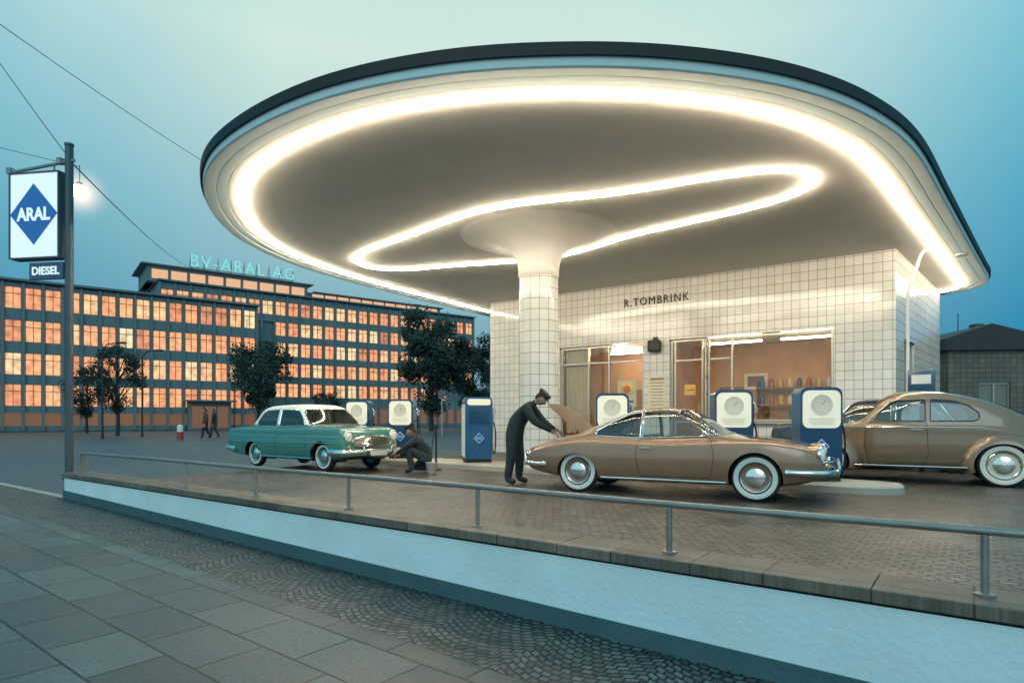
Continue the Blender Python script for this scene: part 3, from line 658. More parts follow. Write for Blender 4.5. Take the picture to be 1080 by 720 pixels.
def car(S_):
    root=empty(S_['name'],(0,0,0),0,1,S_['label'],'car',S_.get('group'))
    top,belt,Wd,zb=[pchip(S_[k]) for k in ('top','belt','W','zb')]
    x0,x1=S_['top'][0][0],S_['top'][-1][0]
    yg,tum=S_.get('yg',.86),S_.get('tum',.28); sh=S_.get('shoulder',.95)
    def sect(x,n=5):
        w_=Wd(x); b=zb(x); z_=belt(x); T=max(top(x),z_+.012); h=T-z_
        g=min(1,h/.35)
        y6=w_*(yg+(1-g)*.03); y7=max(.1,y6-tum*h*S_.get('tk',1))
        P=[(0,b),(w_*.6,b),(w_*.88,b+.02),(w_*.965,b+.30*(z_-b)*.7),(w_,b+.5*(z_-b)),(w_*.99,b+.78*(z_-b)),(w_*sh,z_-.02),(y6,z_+.10*min(h,.25)),((y6*.45+y7*.55),z_+h*.50),(y7*.97,z_+h*.82),(y7*.80,z_+h*.945),(y7*.4,z_+h*.99),(0,T)]
        V=[Vector((p[0],p[1],0)) for p in P]
        return [(v.x,v.y) for v in crom(V,n)]
    def ys(x,z):
        s=sect(x,6); best=None
        for i in range(len(s)-1):
            (a,za),(b,zc)=s[i],s[i+1]
            if (za-z)*(zc-z)<=0 and abs(zc-za)>1e-6 and max(a,b)>.1: 
                t=(z-za)/(zc-za); best=max(best or 0,a+(b-a)*t)
        return best or Wd(x)
    bm=bmesh.new(); n=110; xs=[]
    for i in range(n+1):
        t=i/n; t=t+ -.108*math.sin(2*PI*t); xs.append(x0+(x1-x0)*t)
    prev=None
    for x in xs:
        s=sect(x); ring=[bm.verts.new((x,y,z)) for y,z in s]+[bm.verts.new((x,-y,z)) for y,z in s[-2:0:-1]]
        if prev:
            m=len(ring)
            for i in range(m): bm.faces.new((prev[i],prev[(i+1)%m],ring[(i+1)%m],ring[i]))
        else: bm.faces.new(ring)
        prev=ring
    bm.faces.new(prev)
    bmesh.ops.recalc_face_normals(bm,faces=bm.faces[:])
    gl=[]
    for poly in S_['sidewin']:
        for sgn in (1,-1):
            fs=cut(bm,poly,(0,2),lambda c,s=sgn:c.y*s>.25); gl.append(split(bm,fs))
    for (poly,xa,xb) in S_['frontwin']:
        fs=cut(bm,poly,(1,2),lambda c:xa<c.x<xb and c.z>zmin); gl.append(split(bm,fs)) if fs else None
    doors=[]
    for poly in S_.get('doors',[]):
        for sgn in (1,-1):
            fs=cut(bm,poly,(0,2),lambda c,s=sgn:c.y*s>.3); doors.append((split(bm,fs),sgn,poly))
    wr=S_['wr']; arr=S_['arch'] if isinstance(S_['arch'],list) else [(S_['arch'],wr)]*2
    for wx,(ar,az) in zip(S_['wheels'],arr):
        k=24; poly=[(wx+ar*math.cos(2*PI*i/k),az+ar*math.sin(2*PI*i/k)) for i in range(k)]
        for sgn in (1,-1):
            fs=cut(bm,poly,(0,2),lambda c,s=sgn:c.y*s>.36); bmesh.ops.delete(bm,geom=fs,context='FACES')
    lid=None
    if S_.get('lid'):
        fs=cut(bm,S_['lid'],(0,1),lambda c:c.z>.55 and c.x<-.8); lid=split(bm,fs)
    two=S_.get('two')
    if two:
        bmesh.ops.bisect_plane(bm,geom=bm.verts[:]+bm.edges[:]+bm.faces[:],dist=1e-5,plane_co=(0,0,two),plane_no=(0,0,1))
        rb_=split(bm,[f for f in bm.faces if f.calc_center_median().z>two])
        obj('roof',rb_,S_['paint2'],root,True,sharp=50)
    body=obj('body',bm,S_['paint'],root,True,sharp=50)
    trimb=bmesh.new()
    for g in gl:
        for lp in loops(g):
            lp=thin(lp)
            if len(lp)>3: tube(trimb,lp,S_.get('trimr',.011),6,closed=True)
        bmesh.ops.scale(g,vec=(1,.997,1),verts=g.verts)
        obj('window',g,m_cglass,root,True)
    obj('window_trim',trimb,S_.get('trimm',m_chrome),body,True)
    for d,sgn,poly in doors:
        lps=loops(d); xm=min(p[0] for p in poly)
        do=obj('door',d,S_['paint'],root,True)
        sb=bmesh.new()
        for lp in lps:
            lp=thin(lp)
            if len(lp)>3: tube(sb,lp,.0045,5,closed=True)
        obj('door_seam',sb,m_black,do)
        hx=xm+.1 ; hz=S_['hz']; y=(ys(hx,hz)+.03)*sgn
        hb=bmesh.new(); tube(hb,[(hx-.03,y-.03*sgn,hz),(hx-.02,y,hz),(hx+.13,y+.003*sgn,hz+.005)],.011,8); obj('door_handle',hb,m_chrome,do,True)
    for wx,(ar,az) in zip(S_['wheels'],arr):
        wb_=bmesh.new(); k=16; A=[]; ra=ar+.005
        for i in range(k+1):
            a=-.3+(PI+.6)*i/k; A.append((wx+ra*math.cos(a),az+ra*math.sin(a)))
        for sgn in (1,-1):
            va=[wb_.verts.new((x,.36*sgn,z)) for x,z in A]; vb=[wb_.verts.new((x,(Wd(wx)-.06)*sgn,z)) for x,z in A]
            if az==wr:
                for i in range(k): wb_.faces.new((va[i],va[i+1],vb[i+1],vb[i]))
            wb_.faces.new(va)
        obj('wheel_well',wb_,m_dark,body)
        for sgn in (1,-1): wheel(root,wx,S_['track']*sgn,wr,.15,S_.get('ww',True),S_.get('wpaint',S_['paint']),sgn,S_.get('wo',.87))
    ib=bmesh.new(); fx=S_['seatx']
    zs_=S_.get('seatz',.42)
    box(ib,((S_['sidewin'][0][0][0]+S_['sidewin'][-1][-1][0])/2,0,zs_-.1),(2.0,1.1,.06)); obj('cabin_floor',ib,m_dark,root)
    m_seat=S_.get('seatm')
    for sx in fx:
        for sgn in (1,-1):
            b=bmesh.new(); box(b,(sx,.3*sgn,zs_+.02),(.5,.5,.16),bev=.04); box(b,(0,0,0),(.13,.5,.5),Matrix.Translation((sx-.28,.3*sgn,zs_+.27))@Matrix.Rotation(-.22,4,'Y'),bev=.04); obj('seat',b,m_seat,root,True)
    b=bmesh.new(); cx_=fx[0]+.42; Mx=Matrix.Translation((cx_,.32,zs_+.42))@Matrix.Rotation(-1.1,4,'Y')
    pts=[Mx@Vector((.19*math.cos(a),.19*math.sin(a),0)) for a in [2*PI*i/24 for i in range(24)]]; tube(b,pts,.011,6,closed=True)
    tube(b,[Mx@Vector((0,-.19,0)),Mx@Vector((0,.19,0))],.009,6); tube(b,[Mx@Vector((0,0,0)),Mx@Vector((0,0,-.3))],.02,6); obj('steering_wheel',b,m_cream,root,True)
    b=bmesh.new(); box(b,(cx_+.3,0,zs_+.36),(.2,1.15,.12),bev=.03); obj('dashboard',b,S_['paint'],root,True)
    for (xa,xb,z1,z2,r) in S_.get('strips',[]):
        b=bmesh.new()
        for sgn in (1,-1):
            pts=[(x,(ys(x,z1+(z2-z1)*(x-xa)/(xb-xa))+.003)*sgn,z1+(z2-z1)*(x-xa)/(xb-xa)) for x in lin(xa,xb,24)]; tube(b,pts,r,6)
        obj('side_strip',b,m_chrome,body,True)
    return root,body,lid,ys,Wd,top
zmin=.86
def bumper(parent,pts,r,over=None,h=1.0,k=1):
    b=bmesh.new(); pts=crom([Vector((p[0]*k,p[1],p[2])) for p in pts],6)
    tmp=bmesh.new(); tube(tmp,pts,r,10)
    zc=pts[0].z
    for v in tmp.verts: v.co.z=zc+(v.co.z-zc)*h
    me=bpy.data.meshes.new('t'); tmp.to_mesh(me); tmp.free(); b.from_mesh(me)
    if over:
        for (x,y,z) in over: x*=k; tube(b,[(x,y,z-.09),(x+.01,y,z-.04),(x+.015,y,z+.03),(x,y,z+.1)],[.018,.03,.028,.012],8)
    obj('bumper',b,m_chrome,parent,True)
def lamp(parent,name,pos,dirv,r,glass,ring=m_chrome,depth=.05,housing=None,hl=.4):
    d=Vector(dirv).normalized(); q=d.to_track_quat('Z','Y').to_matrix().to_4x4(); M=Matrix.Translation(pos)@q
    b=bmesh.new(); lathe(b,[(r*1.22,-depth),(r*1.22,0),(r*1.12,.015),(r,.012)],28,M); o=obj(name,b,ring,parent,True)
    b=bmesh.new(); lathe(b,[(r*1.02,.008),(r*.8,.028),(r*.4,.042),(.001,.046)],24,M); obj('lens',b,glass,o,True)
    if housing:
        b=bmesh.new(); lathe(b,[(.001,-hl),(r*.45,-hl*.9),(r*.95,-hl*.6),(r*1.22,-hl*.3),(r*1.27,-.03),(r*1.2,-.01)],28,M); obj('housing',b,housing,o,True)
m_lens=pm('headlamp_lens',(.82,.84,.78),.1,.15,var=.1,vs=60,emit=(1,.95,.8),es=.12)
m_amber=pm('amber_lens',(.8,.35,.05),.2,var=.1); m_redl=pm('red_lens',(.5,.02,.02),.15,var=.1)
m_seatb=pm('seat_cloth_beige',(.45,.38,.27),.8,var=.2); m_seatd=pm('seat_cloth_dark',(.06,.05,.04),.8,var=.2)
m_gold=pm('gold_brown_lacquer',(.32,.18,.11),.28,.3,var=.06,vs=3,coat=1)
m_goldr=pm('dark_bronze_roof_lacquer',(.17,.105,.07),.25,.25,var=.06,coat=1)
m_beige=pm('taupe_brown_lacquer',(.18,.125,.08),.28,.15,var=.06,coat=1)
m_green=pm('sea_green_lacquer',(.06,.225,.185),.25,.05,var=.06,coat=1)
m_creamp=pm('cream_roof_lacquer',(.95,.92,.82),.4,0,var=.02,coat=.2)
m_darkcar=pm('dark_blue_lacquer',(.02,.035,.05),.25,.1,var=.1,coat=1)
m_plate=pm('number_plate',(.75,.75,.7),.5,var=.03)
# --- gold coupe
KG=1.07
G=dict(name='coupe_car',label='gold brown coupe with whitewall tyres and its rear engine lid raised',
 top=[(-2.12,.50),(-2.10,.60),(-2.02,.675),(-1.75,.765),(-1.45,.84),(-1.2,.915),(-.98,1.02),(-.75,1.15),(-.48,1.255),(-.18,1.305),(.05,1.31),(.25,1.27),(.48,1.14),(.78,.92),(1.0,.87),(1.3,.84),(1.6,.80),(1.82,.745),(1.94,.68),(2.0,.60),(2.02,.50)],
 belt=[(-2.12,.46),(-2.06,.57),(-1.8,.69),(-1.4,.78),(-1.0,.81),(0,.785),(.8,.815),(1.2,.82),(1.6,.78),(1.82,.725),(1.94,.655),(2.0,.57),(2.02,.46)],
 W=[(-2.12,.46),(-2.08,.58),(-1.95,.69),(-1.5,.795),(-1.15,.82),(-.75,.785),(0,.775),(.8,.795),(1.3,.81),(1.65,.79),(1.85,.745),(1.95,.66),(2.0,.54),(2.02,.44)],
 zb=[(-2.12,.40),(-2.0,.31),(-1.7,.25),(-1.2,.2),(1.2,.2),(1.7,.25),(1.95,.34),(2.02,.39)],
 yg=.83,tum=.30,shoulder=.955,
 sidewin=[[(.63,.885),(.52,.965),(.28,1.165),(.15,1.22),(-.28,1.23),(-.28,.84)],[(-.31,.84),(-.31,1.23),(-.50,1.195),(-.74,1.07),(-.93,.95),(-.95,.87)]],
 frontwin=[([(-.66,.91),(-.64,1.0),(-.53,1.21),(-.44,1.255),(.44,1.255),(.53,1.21),(.64,1.0),(.66,.91)],.20,.86),([(-.60,.93),(-.46,1.20),(.46,1.20),(.60,.93)],-1.3,-.5)],
 doors=[[(.66,.30),(.70,.60),(.66,.84),(.60,.87),(-.30,.825),(-.34,.60),(-.28,.30)]],
 wr=.325,arch=[(.35,.325),(.335,.27)],wheels=[1.2,-1.2],track=.655,paint=m_gold,paint2=m_goldr,two=1.235,hz=.70,seatx=[-.05],seatm=m_seatb,seatz=.36,
 lid=[(-1.25,-.44),(-1.25,.44),(-1.6,.47),(-1.86,.42),(-1.97,.28),(-2.0,0),(-1.97,-.28),(-1.86,-.42),(-1.6,-.47)],
 strips=[(-.85*KG,.85*KG,.245,.245,.016)])
G=stretch(G,KG)
g,gb,lid,ysg,Wg,Tg=car(G)
hp=Vector((-1.25*KG,0,Tg(-1.25*KG)))
r_=bmesh.ops.solidify(lid,geom=lid.faces[:],thickness=.02)
bmesh.ops.transform(lid,matrix=Matrix.Translation(hp+Vector((0,0,.01)))@Matrix.Rotation(R(50),4,'Y')@Matrix.Translation(-hp),verts=lid.verts)
lo=obj('engine_lid',lid,m_gold,g,True)
b=bmesh.new()
for s in (1,-1): tube(b,[hp+Vector((-.35,.3*s,-.08)),hp+Vector((-.38,.3*s,.28))],.01,6)
obj('lid_stay',b,m_dark,lo)
b=bmesh.new(); box(b,(-1.75,0,.50),(.70,.80,.05)); box(b,(-1.68,0,.58),(.25,.4,.18),bev=.03); lathe(b,[(.001,.80),(.09,.80),(.1,.7),(.1,.6)],16,Matrix.Translation((-1.83,.05,-.1))); obj('engine',b,m_dark,g,True)
bumper(g,[(1.55,.83,.42),(1.8,.82,.42),(2.0,.72,.42),(2.10,.4,.42),(2.12,0,.42),(2.10,-.4,.42),(2.0,-.72,.42),(1.8,-.82,.42),(1.55,-.83,.42)],.026,[(2.12,.38,.46),(2.12,-.38,.46)],1.5,KG)
bumper(g,[(1.96,.66,.555),(2.05,.52,.56),(2.09,.2,.56),(2.10,0,.56),(2.09,-.2,.56),(2.05,-.52,.56),(1.96,-.66,.555)],.012,k=KG)
bumper(g,[(-1.65,.82,.42),(-1.9,.78,.42),(-2.12,.60,.42),(-2.18,.3,.42),(-2.2,0,.42),(-2.18,-.3,.42),(-2.12,-.60,.42),(-1.9,-.78,.42),(-1.65,-.82,.42)],.026,[(-2.22,.35,.45),(-2.22,-.35,.45)],1.5,KG)
for s in (1,-1):
    lamp(g,'headlight',(1.945*KG,.61*s,.655),(1,.20*s,.02),.090,m_lens,housing=m_gold,hl=.5)
    lamp(g,'turn_signal',(1.995*KG,.52*s,.50),(1,.3*s,0),.03,m_amber)
    lamp(g,'tail_light',(-2.05*KG,.58*s,.56),(-1,.35*s,0),.045,m_redl)
    b=bmesh.new(); M=Matrix.Translation((2.02*KG,.2*s,.57)); box(b,(0,0,0),(.04,.2,.05),M,bev=.015); obj('nose_grille',b,m_chrome,g,True)
def place(root,wheel_local,pt,heading):
    a=math.atan2(heading[1],heading[0]); s=root.scale[0]
    v=Matrix.Rotation(a,3,'Z')@(Vector(wheel_local)*s)
    root.location=(pt[0]-v.x,pt[1]-v.y,0); root.rotation_euler=(0,0,a)
    MW[root.name]=Matrix.LocRotScale(root.location,root.rotation_euler.to_quaternion(),root.scale)
place(g,(1.2*KG,-.72,0),(3.29,8.33,0),(.885,-.465))
# --- green saloon
O=dict(name='saloon_car',label='two tone sea green saloon with cream roof parked beside the leftmost pumps',
 top=[(-2.42,.50),(-2.40,.76),(-2.33,.88),(-2.0,.93),(-1.5,.955),(-1.34,.99),(-1.2,1.18),(-1.07,1.38),(-.85,1.45),(-.2,1.475),(.2,1.465),(.4,1.42),(.52,1.31),(.72,1.08),(.84,.985),(1.1,.97),(1.6,.95),(1.88,.915),(1.98,.84),(2.02,.60)],
 belt=[(-2.42,.46),(-2.4,.72),(-2.3,.855),(-2.0,.895),(-1.3,.905),(0,.91),(.84,.93),(1.5,.92),(1.88,.88),(1.98,.80),(2.02,.55)],
 W=[(-2.42,.70),(-2.38,.765),(-2.2,.80),(-1.6,.815),(0,.82),(1.2,.815),(1.7,.81),(1.9,.79),(1.99,.75),(2.02,.68)],
 zb=[(-2.42,.38),(-2.3,.30),(-2,.26),(-1,.22),(1.2,.22),(1.8,.26),(2.02,.34)],
 yg=.91,tum=.18,shoulder=.98,
 sidewin=[[(.68,.98),(.58,1.13),(.40,1.29),(.28,1.33),(-.27,1.34),(-.27,.955)],[(-.36,.955),(-.36,1.34),(-.82,1.325),(-.97,1.26),(-1.14,1.03),(-1.14,.965)]],
 frontwin=[([(-.70,1.0),(-.68,1.1),(-.61,1.31),(-.53,1.35),(.53,1.35),(.61,1.31),(.68,1.1),(.70,1.0)],.38,.88),([(-.62,1.02),(-.55,1.32),(.55,1.32),(.62,1.02)],-1.4,-.95)],
 doors=[[(.78,.32),(.80,.93),(.66,.94),(-.30,.93),(-.34,.32)]],
 wr=.315,arch=[(.345,.315),(.33,.27)],wheels=[1.27,-1.27],track=.64,paint=m_green,paint2=m_creamp,two=1.002,hz=.80,seatx=[.0,-.85],seatm=m_seatb,seatz=.45,wo=.80,
 strips=[(-2.3,1.9,.74,.74,.012),(-2.3,1.75,.60,.62,.008),(-.9,.9,.27,.27,.015)])
o_,ob_,_,yso,Wo,To=car(O)
bumper(o_,[(1.6,.83,.42),(1.9,.83,.42),(2.1,.72,.42),(2.17,.3,.42),(2.18,0,.42),(2.17,-.3,.42),(2.1,-.72,.42),(1.9,-.83,.42),(1.6,-.83,.42)],.042,[(2.2,.4,.45),(2.2,-.4,.45)],1.7)
bumper(o_,[(-1.9,.83,.42),(-2.25,.83,.42),(-2.5,.64,.42),(-2.54,0,.42),(-2.5,-.64,.42),(-2.25,-.83,.42),(-1.9,-.83,.42)],.04,None,1.6)
for s in (1,-1):
    lamp(o_,'headlight',(2.0,.64*s,.765),(1,.03*s,0),.095,m_lens,depth=.05,housing=m_green,hl=.45)
    lamp(o_,'turn_signal',(2.02,.64*s,.53),(1,.1*s,0),.035,m_amber)
    lamp(o_,'tail_light',(-2.40,.66*s,.70),(-1,.1*s,0),.05,m_redl)
    b=bmesh.new(); tube(b,[(1.92,.64*s,.90),(1.55,.67*s,.94),(1.2,.68*s,.95)],[.014,.012,.004],6); obj('wing_ornament',b,m_chrome,o_,True)
b=bmesh.new()
gza,gzr=.635,.115
ov=[Vector((2.055-.04*abs(math.cos(a))**2,.54*math.copysign(abs(math.cos(a))**.8,math.cos(a)),gza+gzr*math.copysign(abs(math.sin(a))**.8,math.sin(a)))) for a in [2*PI*i/48 for i in range(48)]]; tube(b,ov,.022,8,closed=True)
for k in range(7):
    z=gza-.075+k*.025; yy=.52*math.sqrt(max(0,1-((z-gza)/gzr)**2)); tube(b,[(2.02,-yy,z),(2.055,-yy*.5,z),(2.06,0,z),(2.055,yy*.5,z),(2.02,yy,z)],.0085,6)
gr=obj('grille',b,m_chrome,o_,True)
b=bmesh.new(); b.faces.new([b.verts.new((2.03,.52*math.cos(a),gza+gzr*.95*math.sin(a))) for a in [2*PI*i/30 for i in range(30)]]); obj('grille_back',b,m_meter,gr)
b=bmesh.new(); box(b,(2.235,0,.40),(.012,.46,.11),bev=.004); obj('number_plate',b,m_plate,o_)
b=bmesh.new(); tube(b,[(2.0,0,.88),(1.85,0,.935),(1.7,0,.955)],[.008,.016,.006],6); obj('bonnet_ornament',b,m_chrome,o_,True)
place(o_,(1.27,-.7,0),(-4.05,13.25,0),(.815,-.58))
# --- rounded saloon
B=dict(name='rounded_saloon_car',label='taupe brown rounded saloon with whitewall tyre, cut off by the right edge of the photo',
 top=[(-1.95,.42),(-1.93,.58),(-1.82,.79),(-1.6,1.01),(-1.3,1.21),(-.95,1.36),(-.6,1.455),(-.2,1.50),(.1,1.49),(.28,1.44),(.42,1.33),(.6,1.10),(.70,1.005),(.85,.97),(1.2,.90),(1.5,.76),(1.7,.60),(1.8,.42)],
 belt=[(-1.95,.40),(-1.88,.53),(-1.6,.74),(-1.2,.88),(-.8,.92),(0,.92),(.6,.92),(.85,.90),(1.2,.80),(1.5,.66),(1.7,.52),(1.8,.40)],
 W=[(-1.95,.28),(-1.88,.40),(-1.6,.53),(-1.2,.63),(-.6,.69),(0,.70),(.5,.67),(.9,.56),(1.3,.42),(1.6,.32),(1.8,.2)],
 zb=[(-1.95,.36),(-1.7,.3),(-1.2,.25),(1.2,.25),(1.6,.3),(1.8,.36)],
 yg=.95,tum=.21,shoulder=.985,
 sidewin=[[(.48,1.01),(.40,1.14),(.25,1.30),(.16,1.33),(-.22,1.345),(-.22,1.0)],[(-.29,1.0),(-.29,1.345),(-.58,1.32),(-.78,1.245),(-.91,1.13),(-.92,1.04),(-.86,1.0)]],
 frontwin=[([(-.54,1.03),(-.48,1.35),(.48,1.35),(.54,1.03)],.2,.75),([(-.4,1.12),(-.36,1.28),(.36,1.28),(.4,1.12)],-1.6,-.9)],
 doors=[[(.56,.30),(.62,.6),(.60,.90),(.53,.98),(-.24,.975),(-.26,.45),(-.2,.30)]],
 wr=.335,arch=.37,wheels=[1.2,-1.2],track=.655,paint=m_beige,hz=.86,seatx=[.05,-.75],seatm=m_seatd,seatz=.48,wpaint=m_cream,
 strips=[(-1.0,1.1,.90,.90,.008)],trimr=.009,trimm=m_dark)
v_,vb_,_,ysv,Wv,Tv=car(B)
def fender(parent,wx,sgn,mat):
    b=bmesh.new(); rings=[]
    for i in range(25):
        a=-.32+(PI+.62)*i/24; ring=[]
        for k in range(9):
            ph=PI/2*k/8; y=.50+.275*math.sin(ph); rad=.335+.165*math.cos(ph)+.02*(1-abs(math.cos(a)))*math.cos(ph)
            ring.append(b.verts.new((wx+rad*math.cos(a)*1.10,y*sgn,.325+rad*math.sin(a))))
        rings.append(ring)
    for i in range(24):
        for k in range(8): b.faces.new((rings[i][k],rings[i+1][k],rings[i+1][k+1],rings[i][k+1]))
    obj('fender',b,mat,parent,True)
for wx in (1.2,-1.2):
    for s in (1,-1): fender(v_,wx,s,m_beige)
for s in (1,-1):
    b=bmesh.new(); box(b,(0,.68*s,.27),(1.5,.22,.04),bev=.015); rb=obj('running_board',b,m_dark,v_,True)
    b=bmesh.new(); tube(b,[(-.75,.795*s,.285),(.75,.795*s,.285)],.012,6); obj('board_trim',b,m_chrome,rb,True)
    lamp(v_,'headlight',(1.62,.56*s,.62),(1,0,.15),.085,m_lens)
    lamp(v_,'tail_light',(-1.66,.62*s,.66),(-1,.1*s,.3),.05,m_redl)
bumper(v_,[(-1.6,.74,.38),(-1.85,.70,.38),(-2.02,.4,.38),(-2.05,0,.38),(-2.02,-.4,.38),(-1.85,-.70,.38),(-1.6,-.74,.38)],.03,[(-2.07,.3,.42),(-2.07,-.3,.42)],1.6)
bumper(v_,[(1.6,.74,.38),(1.85,.66,.38),(1.98,.4,.38),(2.0,0,.38),(1.98,-.4,.38),(1.85,-.66,.38),(1.6,-.74,.38)],.03,[(2.02,.3,.42),(2.02,-.3,.42)],1.6)
v_.scale=(1.09,)*3
place(v_,(-1.2,.76,0),(8.03,10.05,0),(-.86,.51))
D=dict(O); D.update(name='saloon_car',label='dark blue saloon mostly hidden behind the rightmost pump and the taupe car',paint=m_darkcar,two=None,strips=[],ww=False,seatm=m_seatd)
d_,*_r=car(D); d_.scale=(1.08,)*3
place(d_,(1.27,.7,0),(6.9,14.4,0),(-.82,.573))
# ---------------------------------------------------------------- people
m_skin=pm('skin',(.42,.24,.16),.5,var=.08,vs=20); m_over=pm('dark_overall_cloth',(.018,.032,.036),.85,var=.4,vs=9,bump=.8,bs=9); m_boot=pm('boot_leather',(.02,.017,.015),.5)
m_hair=pm('dark_hair',(.02,.015,.012),.7); m_eye=pm('eye_white',(.7,.7,.68),.3,var=.02); m_coat=pm('brown_coat_cloth',(.10,.06,.045),.85,var=.2); m_capm=pm('cap_cloth',(.03,.028,.03),.8)
def skinmesh(J,E):
    bm=bmesh.new(); ly=bm.verts.layers.skin.verify(); V={}
    for k,(c,r) in J.items():
        v=bm.verts.new(c); v[ly].radius=(r,r) if not isinstance(r,tuple) else r; V[k]=v
        if k=='pelvis': v[ly].use_root=True
    for a,b in E: bm.edges.new((V[a],V[b]))
    me=bpy.data.meshes.new('sk'); bm.to_mesh(me); bm.free()
    o=bpy.data.objects.new('sk',me); COL.objects.link(o)
    m=o.modifiers.new('s','SKIN'); m.use_smooth_shade=True; m2=o.modifiers.new('u','SUBSURF'); m2.levels=2
    bpy.context.view_layer.update()
    r=bpy.data.meshes.new_from_object(o.evaluated_get(bpy.context.evaluated_depsgraph_get())); bpy.data.objects.remove(o)
    return r
def person(loc,rz,J,look,label,cloth,legs,hat=True,scale=1,wid=1.0):
    root=empty('person',loc,rz,scale,label,'person')
    E=[('pelvis','spine'),('spine','chest'),('chest','neck'),('neck','headb')]
    for s in 'LR':
        E+=[('pelvis','hip'+s),('hip'+s,'knee'+s),('knee'+s,'ankle'+s),('ankle'+s,'toe'+s),('chest','sh'+s),('sh'+s,'elb'+s),('elb'+s,'wri'+s),('wri'+s,'palm'+s)]
    RR=dict(pelvis=.14*wid,spine=.135*wid,chest=.155*wid,neck=.065,headb=.055,hip=.108*wid,knee=.078*wid,ankle=.06*wid,toe=.045,sh=.082*wid,elb=.058*wid,wri=.038,palm=.034)
    JJ={}
    for k,c in J.items():
        kk=k[:-1] if k[-1] in 'LR' else k; JJ[k]=(Vector(c),RR[kk])
    me=skinmesh(JJ,E); bm=bmesh.new(); bm.from_mesh(me)
    keys=list(JJ)
    for f in bm.faces:
        c=f.calc_center_median(); f.smooth=True; mi=1
        best=min(keys,key=lambda k:(JJ[k][0]-c).length-JJ[k][1]*.5)
        if best.startswith('palm') or best=='headb': mi=0
        if best.startswith('wri'):
            s=best[-1]
            if (c-JJ['palm'+s][0]).length<(JJ['wri'+s][0]-JJ['palm'+s][0]).length*.9: mi=0
        if best.startswith('toe') or (best.startswith('ankle') and c.z<.12): mi=2
        if best.startswith('knee') or best.startswith('hip') or (best.startswith('ankle') and c.z>=.12): mi=3
        f.material_index=mi
    for s in 'LR':
        p=Vector(J['palm'+s]); wv=Vector(J['wri'+s]); d=(p-wv).normalized(); side=d.cross(Vector((0,0,1)))
        if side.length<.1: side=Vector((0,1,0))
        side.normalize(); dn=side.cross(d)
        if dn.z>0: dn=-dn
        for k,(o,l) in enumerate(((-.03,.068),(-.01,.078),(.011,.074),(.031,.058))):
            a=p+side*o+d*.005; b_=a+d*l*.5+dn*.006; c_=b_+d*l*.3+dn*.024; e_=c_+d*l*.1+dn*.026
            tube(bm,[a,b_,c_,e_],[.0105,.0098,.009,.007],7,mi=0)
        ts=-1 if s=='L' else 1
        a=p-d*.035+side*.02*ts; tube(bm,[a,a+side*.028*ts+d*.02,a+side*.038*ts+d*.05+dn*.012],[.013,.011,.008],7,mi=0)
    hb=Vector(J['headb']); lk=Vector(look).normalized(); up=(hb-Vector(J['neck'])).normalized()
    rt=lk.cross(up).normalized(); up=rt.cross(lk).normalized()
    hc=hb+up*.085+lk*.03
    HM=Matrix((( *lk,0),(*(-rt),0),(*up,0),(0,0,0,1))).transposed(); HM=Matrix.Translation(hc)@HM
    hm=bmesh.new(); bmesh.ops.create_uvsphere(hm,u_segments=28,v_segments=20,radius=1)
    for v in hm.verts:
        x,y,z=v.co; X=x*.098; Y=y*.077; Z=z*.118
        if z<-.2: X*=1-.12*(-z-.2) if x>0 else 1-.35*(-z-.2); Y*=1-.35*(-z-.2)
        if x>.55:
            nb=math.exp(-(y/.16)**2)*math.exp(-((z+.18)/.2)**2); X+=.026*nb
            X+=.006*math.exp(-(y/.35)**2)*math.exp(-((z+.55)/.08)**2)-.004*math.exp(-(y/.4)**2)*math.exp(-((z+.45)/.06)**2)
            for ey in (-.38,.38): X-=.010*math.exp(-((y-ey)/.16)**2)*math.exp(-((z-.03)/.12)**2)
            X+=.006*math.exp(-((z-.2)/.1)**2)*(1-abs(y))
            X+=.008*math.exp(-(y/.3)**2)*math.exp(-((z+.85)/.15)**2)
        v.co=(X,Y,Z)
    for f in hm.faces: f.material_index=0; f.smooth=True
    for s in (-1,1):
        bmesh.ops.create_uvsphere(hm,u_segments=10,v_segments=8,radius=1,matrix=Matrix.Translation((-.005,.078*s,-.01))@Matrix.Diagonal((.018,.009,.032,1)))
        g_=bmesh.ops.create_uvsphere(hm,u_segments=10,v_segments=8,radius=.0125,matrix=Matrix.Translation((.082,.031*s,.005)))
        for v in g_['verts']:
            for f in v.link_faces: f.material_index=4
        g_=bmesh.ops.create_uvsphere(hm,u_segments=8,v_segments=6,radius=.006,matrix=Matrix.Translation((.0925,.031*s,.005)))
        for v in g_['verts']:
            for f in v.link_faces: f.material_index=2
    hm.transform(HM); t=bpy.data.meshes.new('h'); hm.to_mesh(t); hm.free(); bm.from_mesh(t)
    obj('body',bm,[m_skin,cloth,m_boot,legs,m_eye],root,True,sharp=180)
    b=bmesh.new(); bmesh.ops.create_uvsphere(b,u_segments=24,v_segments=16,radius=1)
    for v in b.verts: v.co=Vector((v.co.x*.106-.006,v.co.y*.084,v.co.z*.125+.004))
    bmesh.ops.delete(b,geom=[v for v in b.verts if v.co.z<-.075 or (v.co.x>.01 and v.co.z<.055) or (v.co.x>-.03 and v.co.z<.0)],context='VERTS')
    b.transform(HM); obj('hair',b,m_hair,root,True)
    if hat:
        b=bmesh.new(); lathe(b,[(.098,.0),(.106,.02),(.125,.055),(.12,.075),(.06,.085),(.001,.086)],24,Matrix.Translation((-.01,0,.06))@Matrix.Diagonal((1,.86,1,1)))
        ngon(b,[(.08,-.06,.065),(.125,-.045,.05),(.15,-.02,.043),(.152,.02,.043),(.125,.045,.05),(.08,.06,.065)]); b.transform(HM); obj('cap',b,m_capm,root,True)
    return root,HM
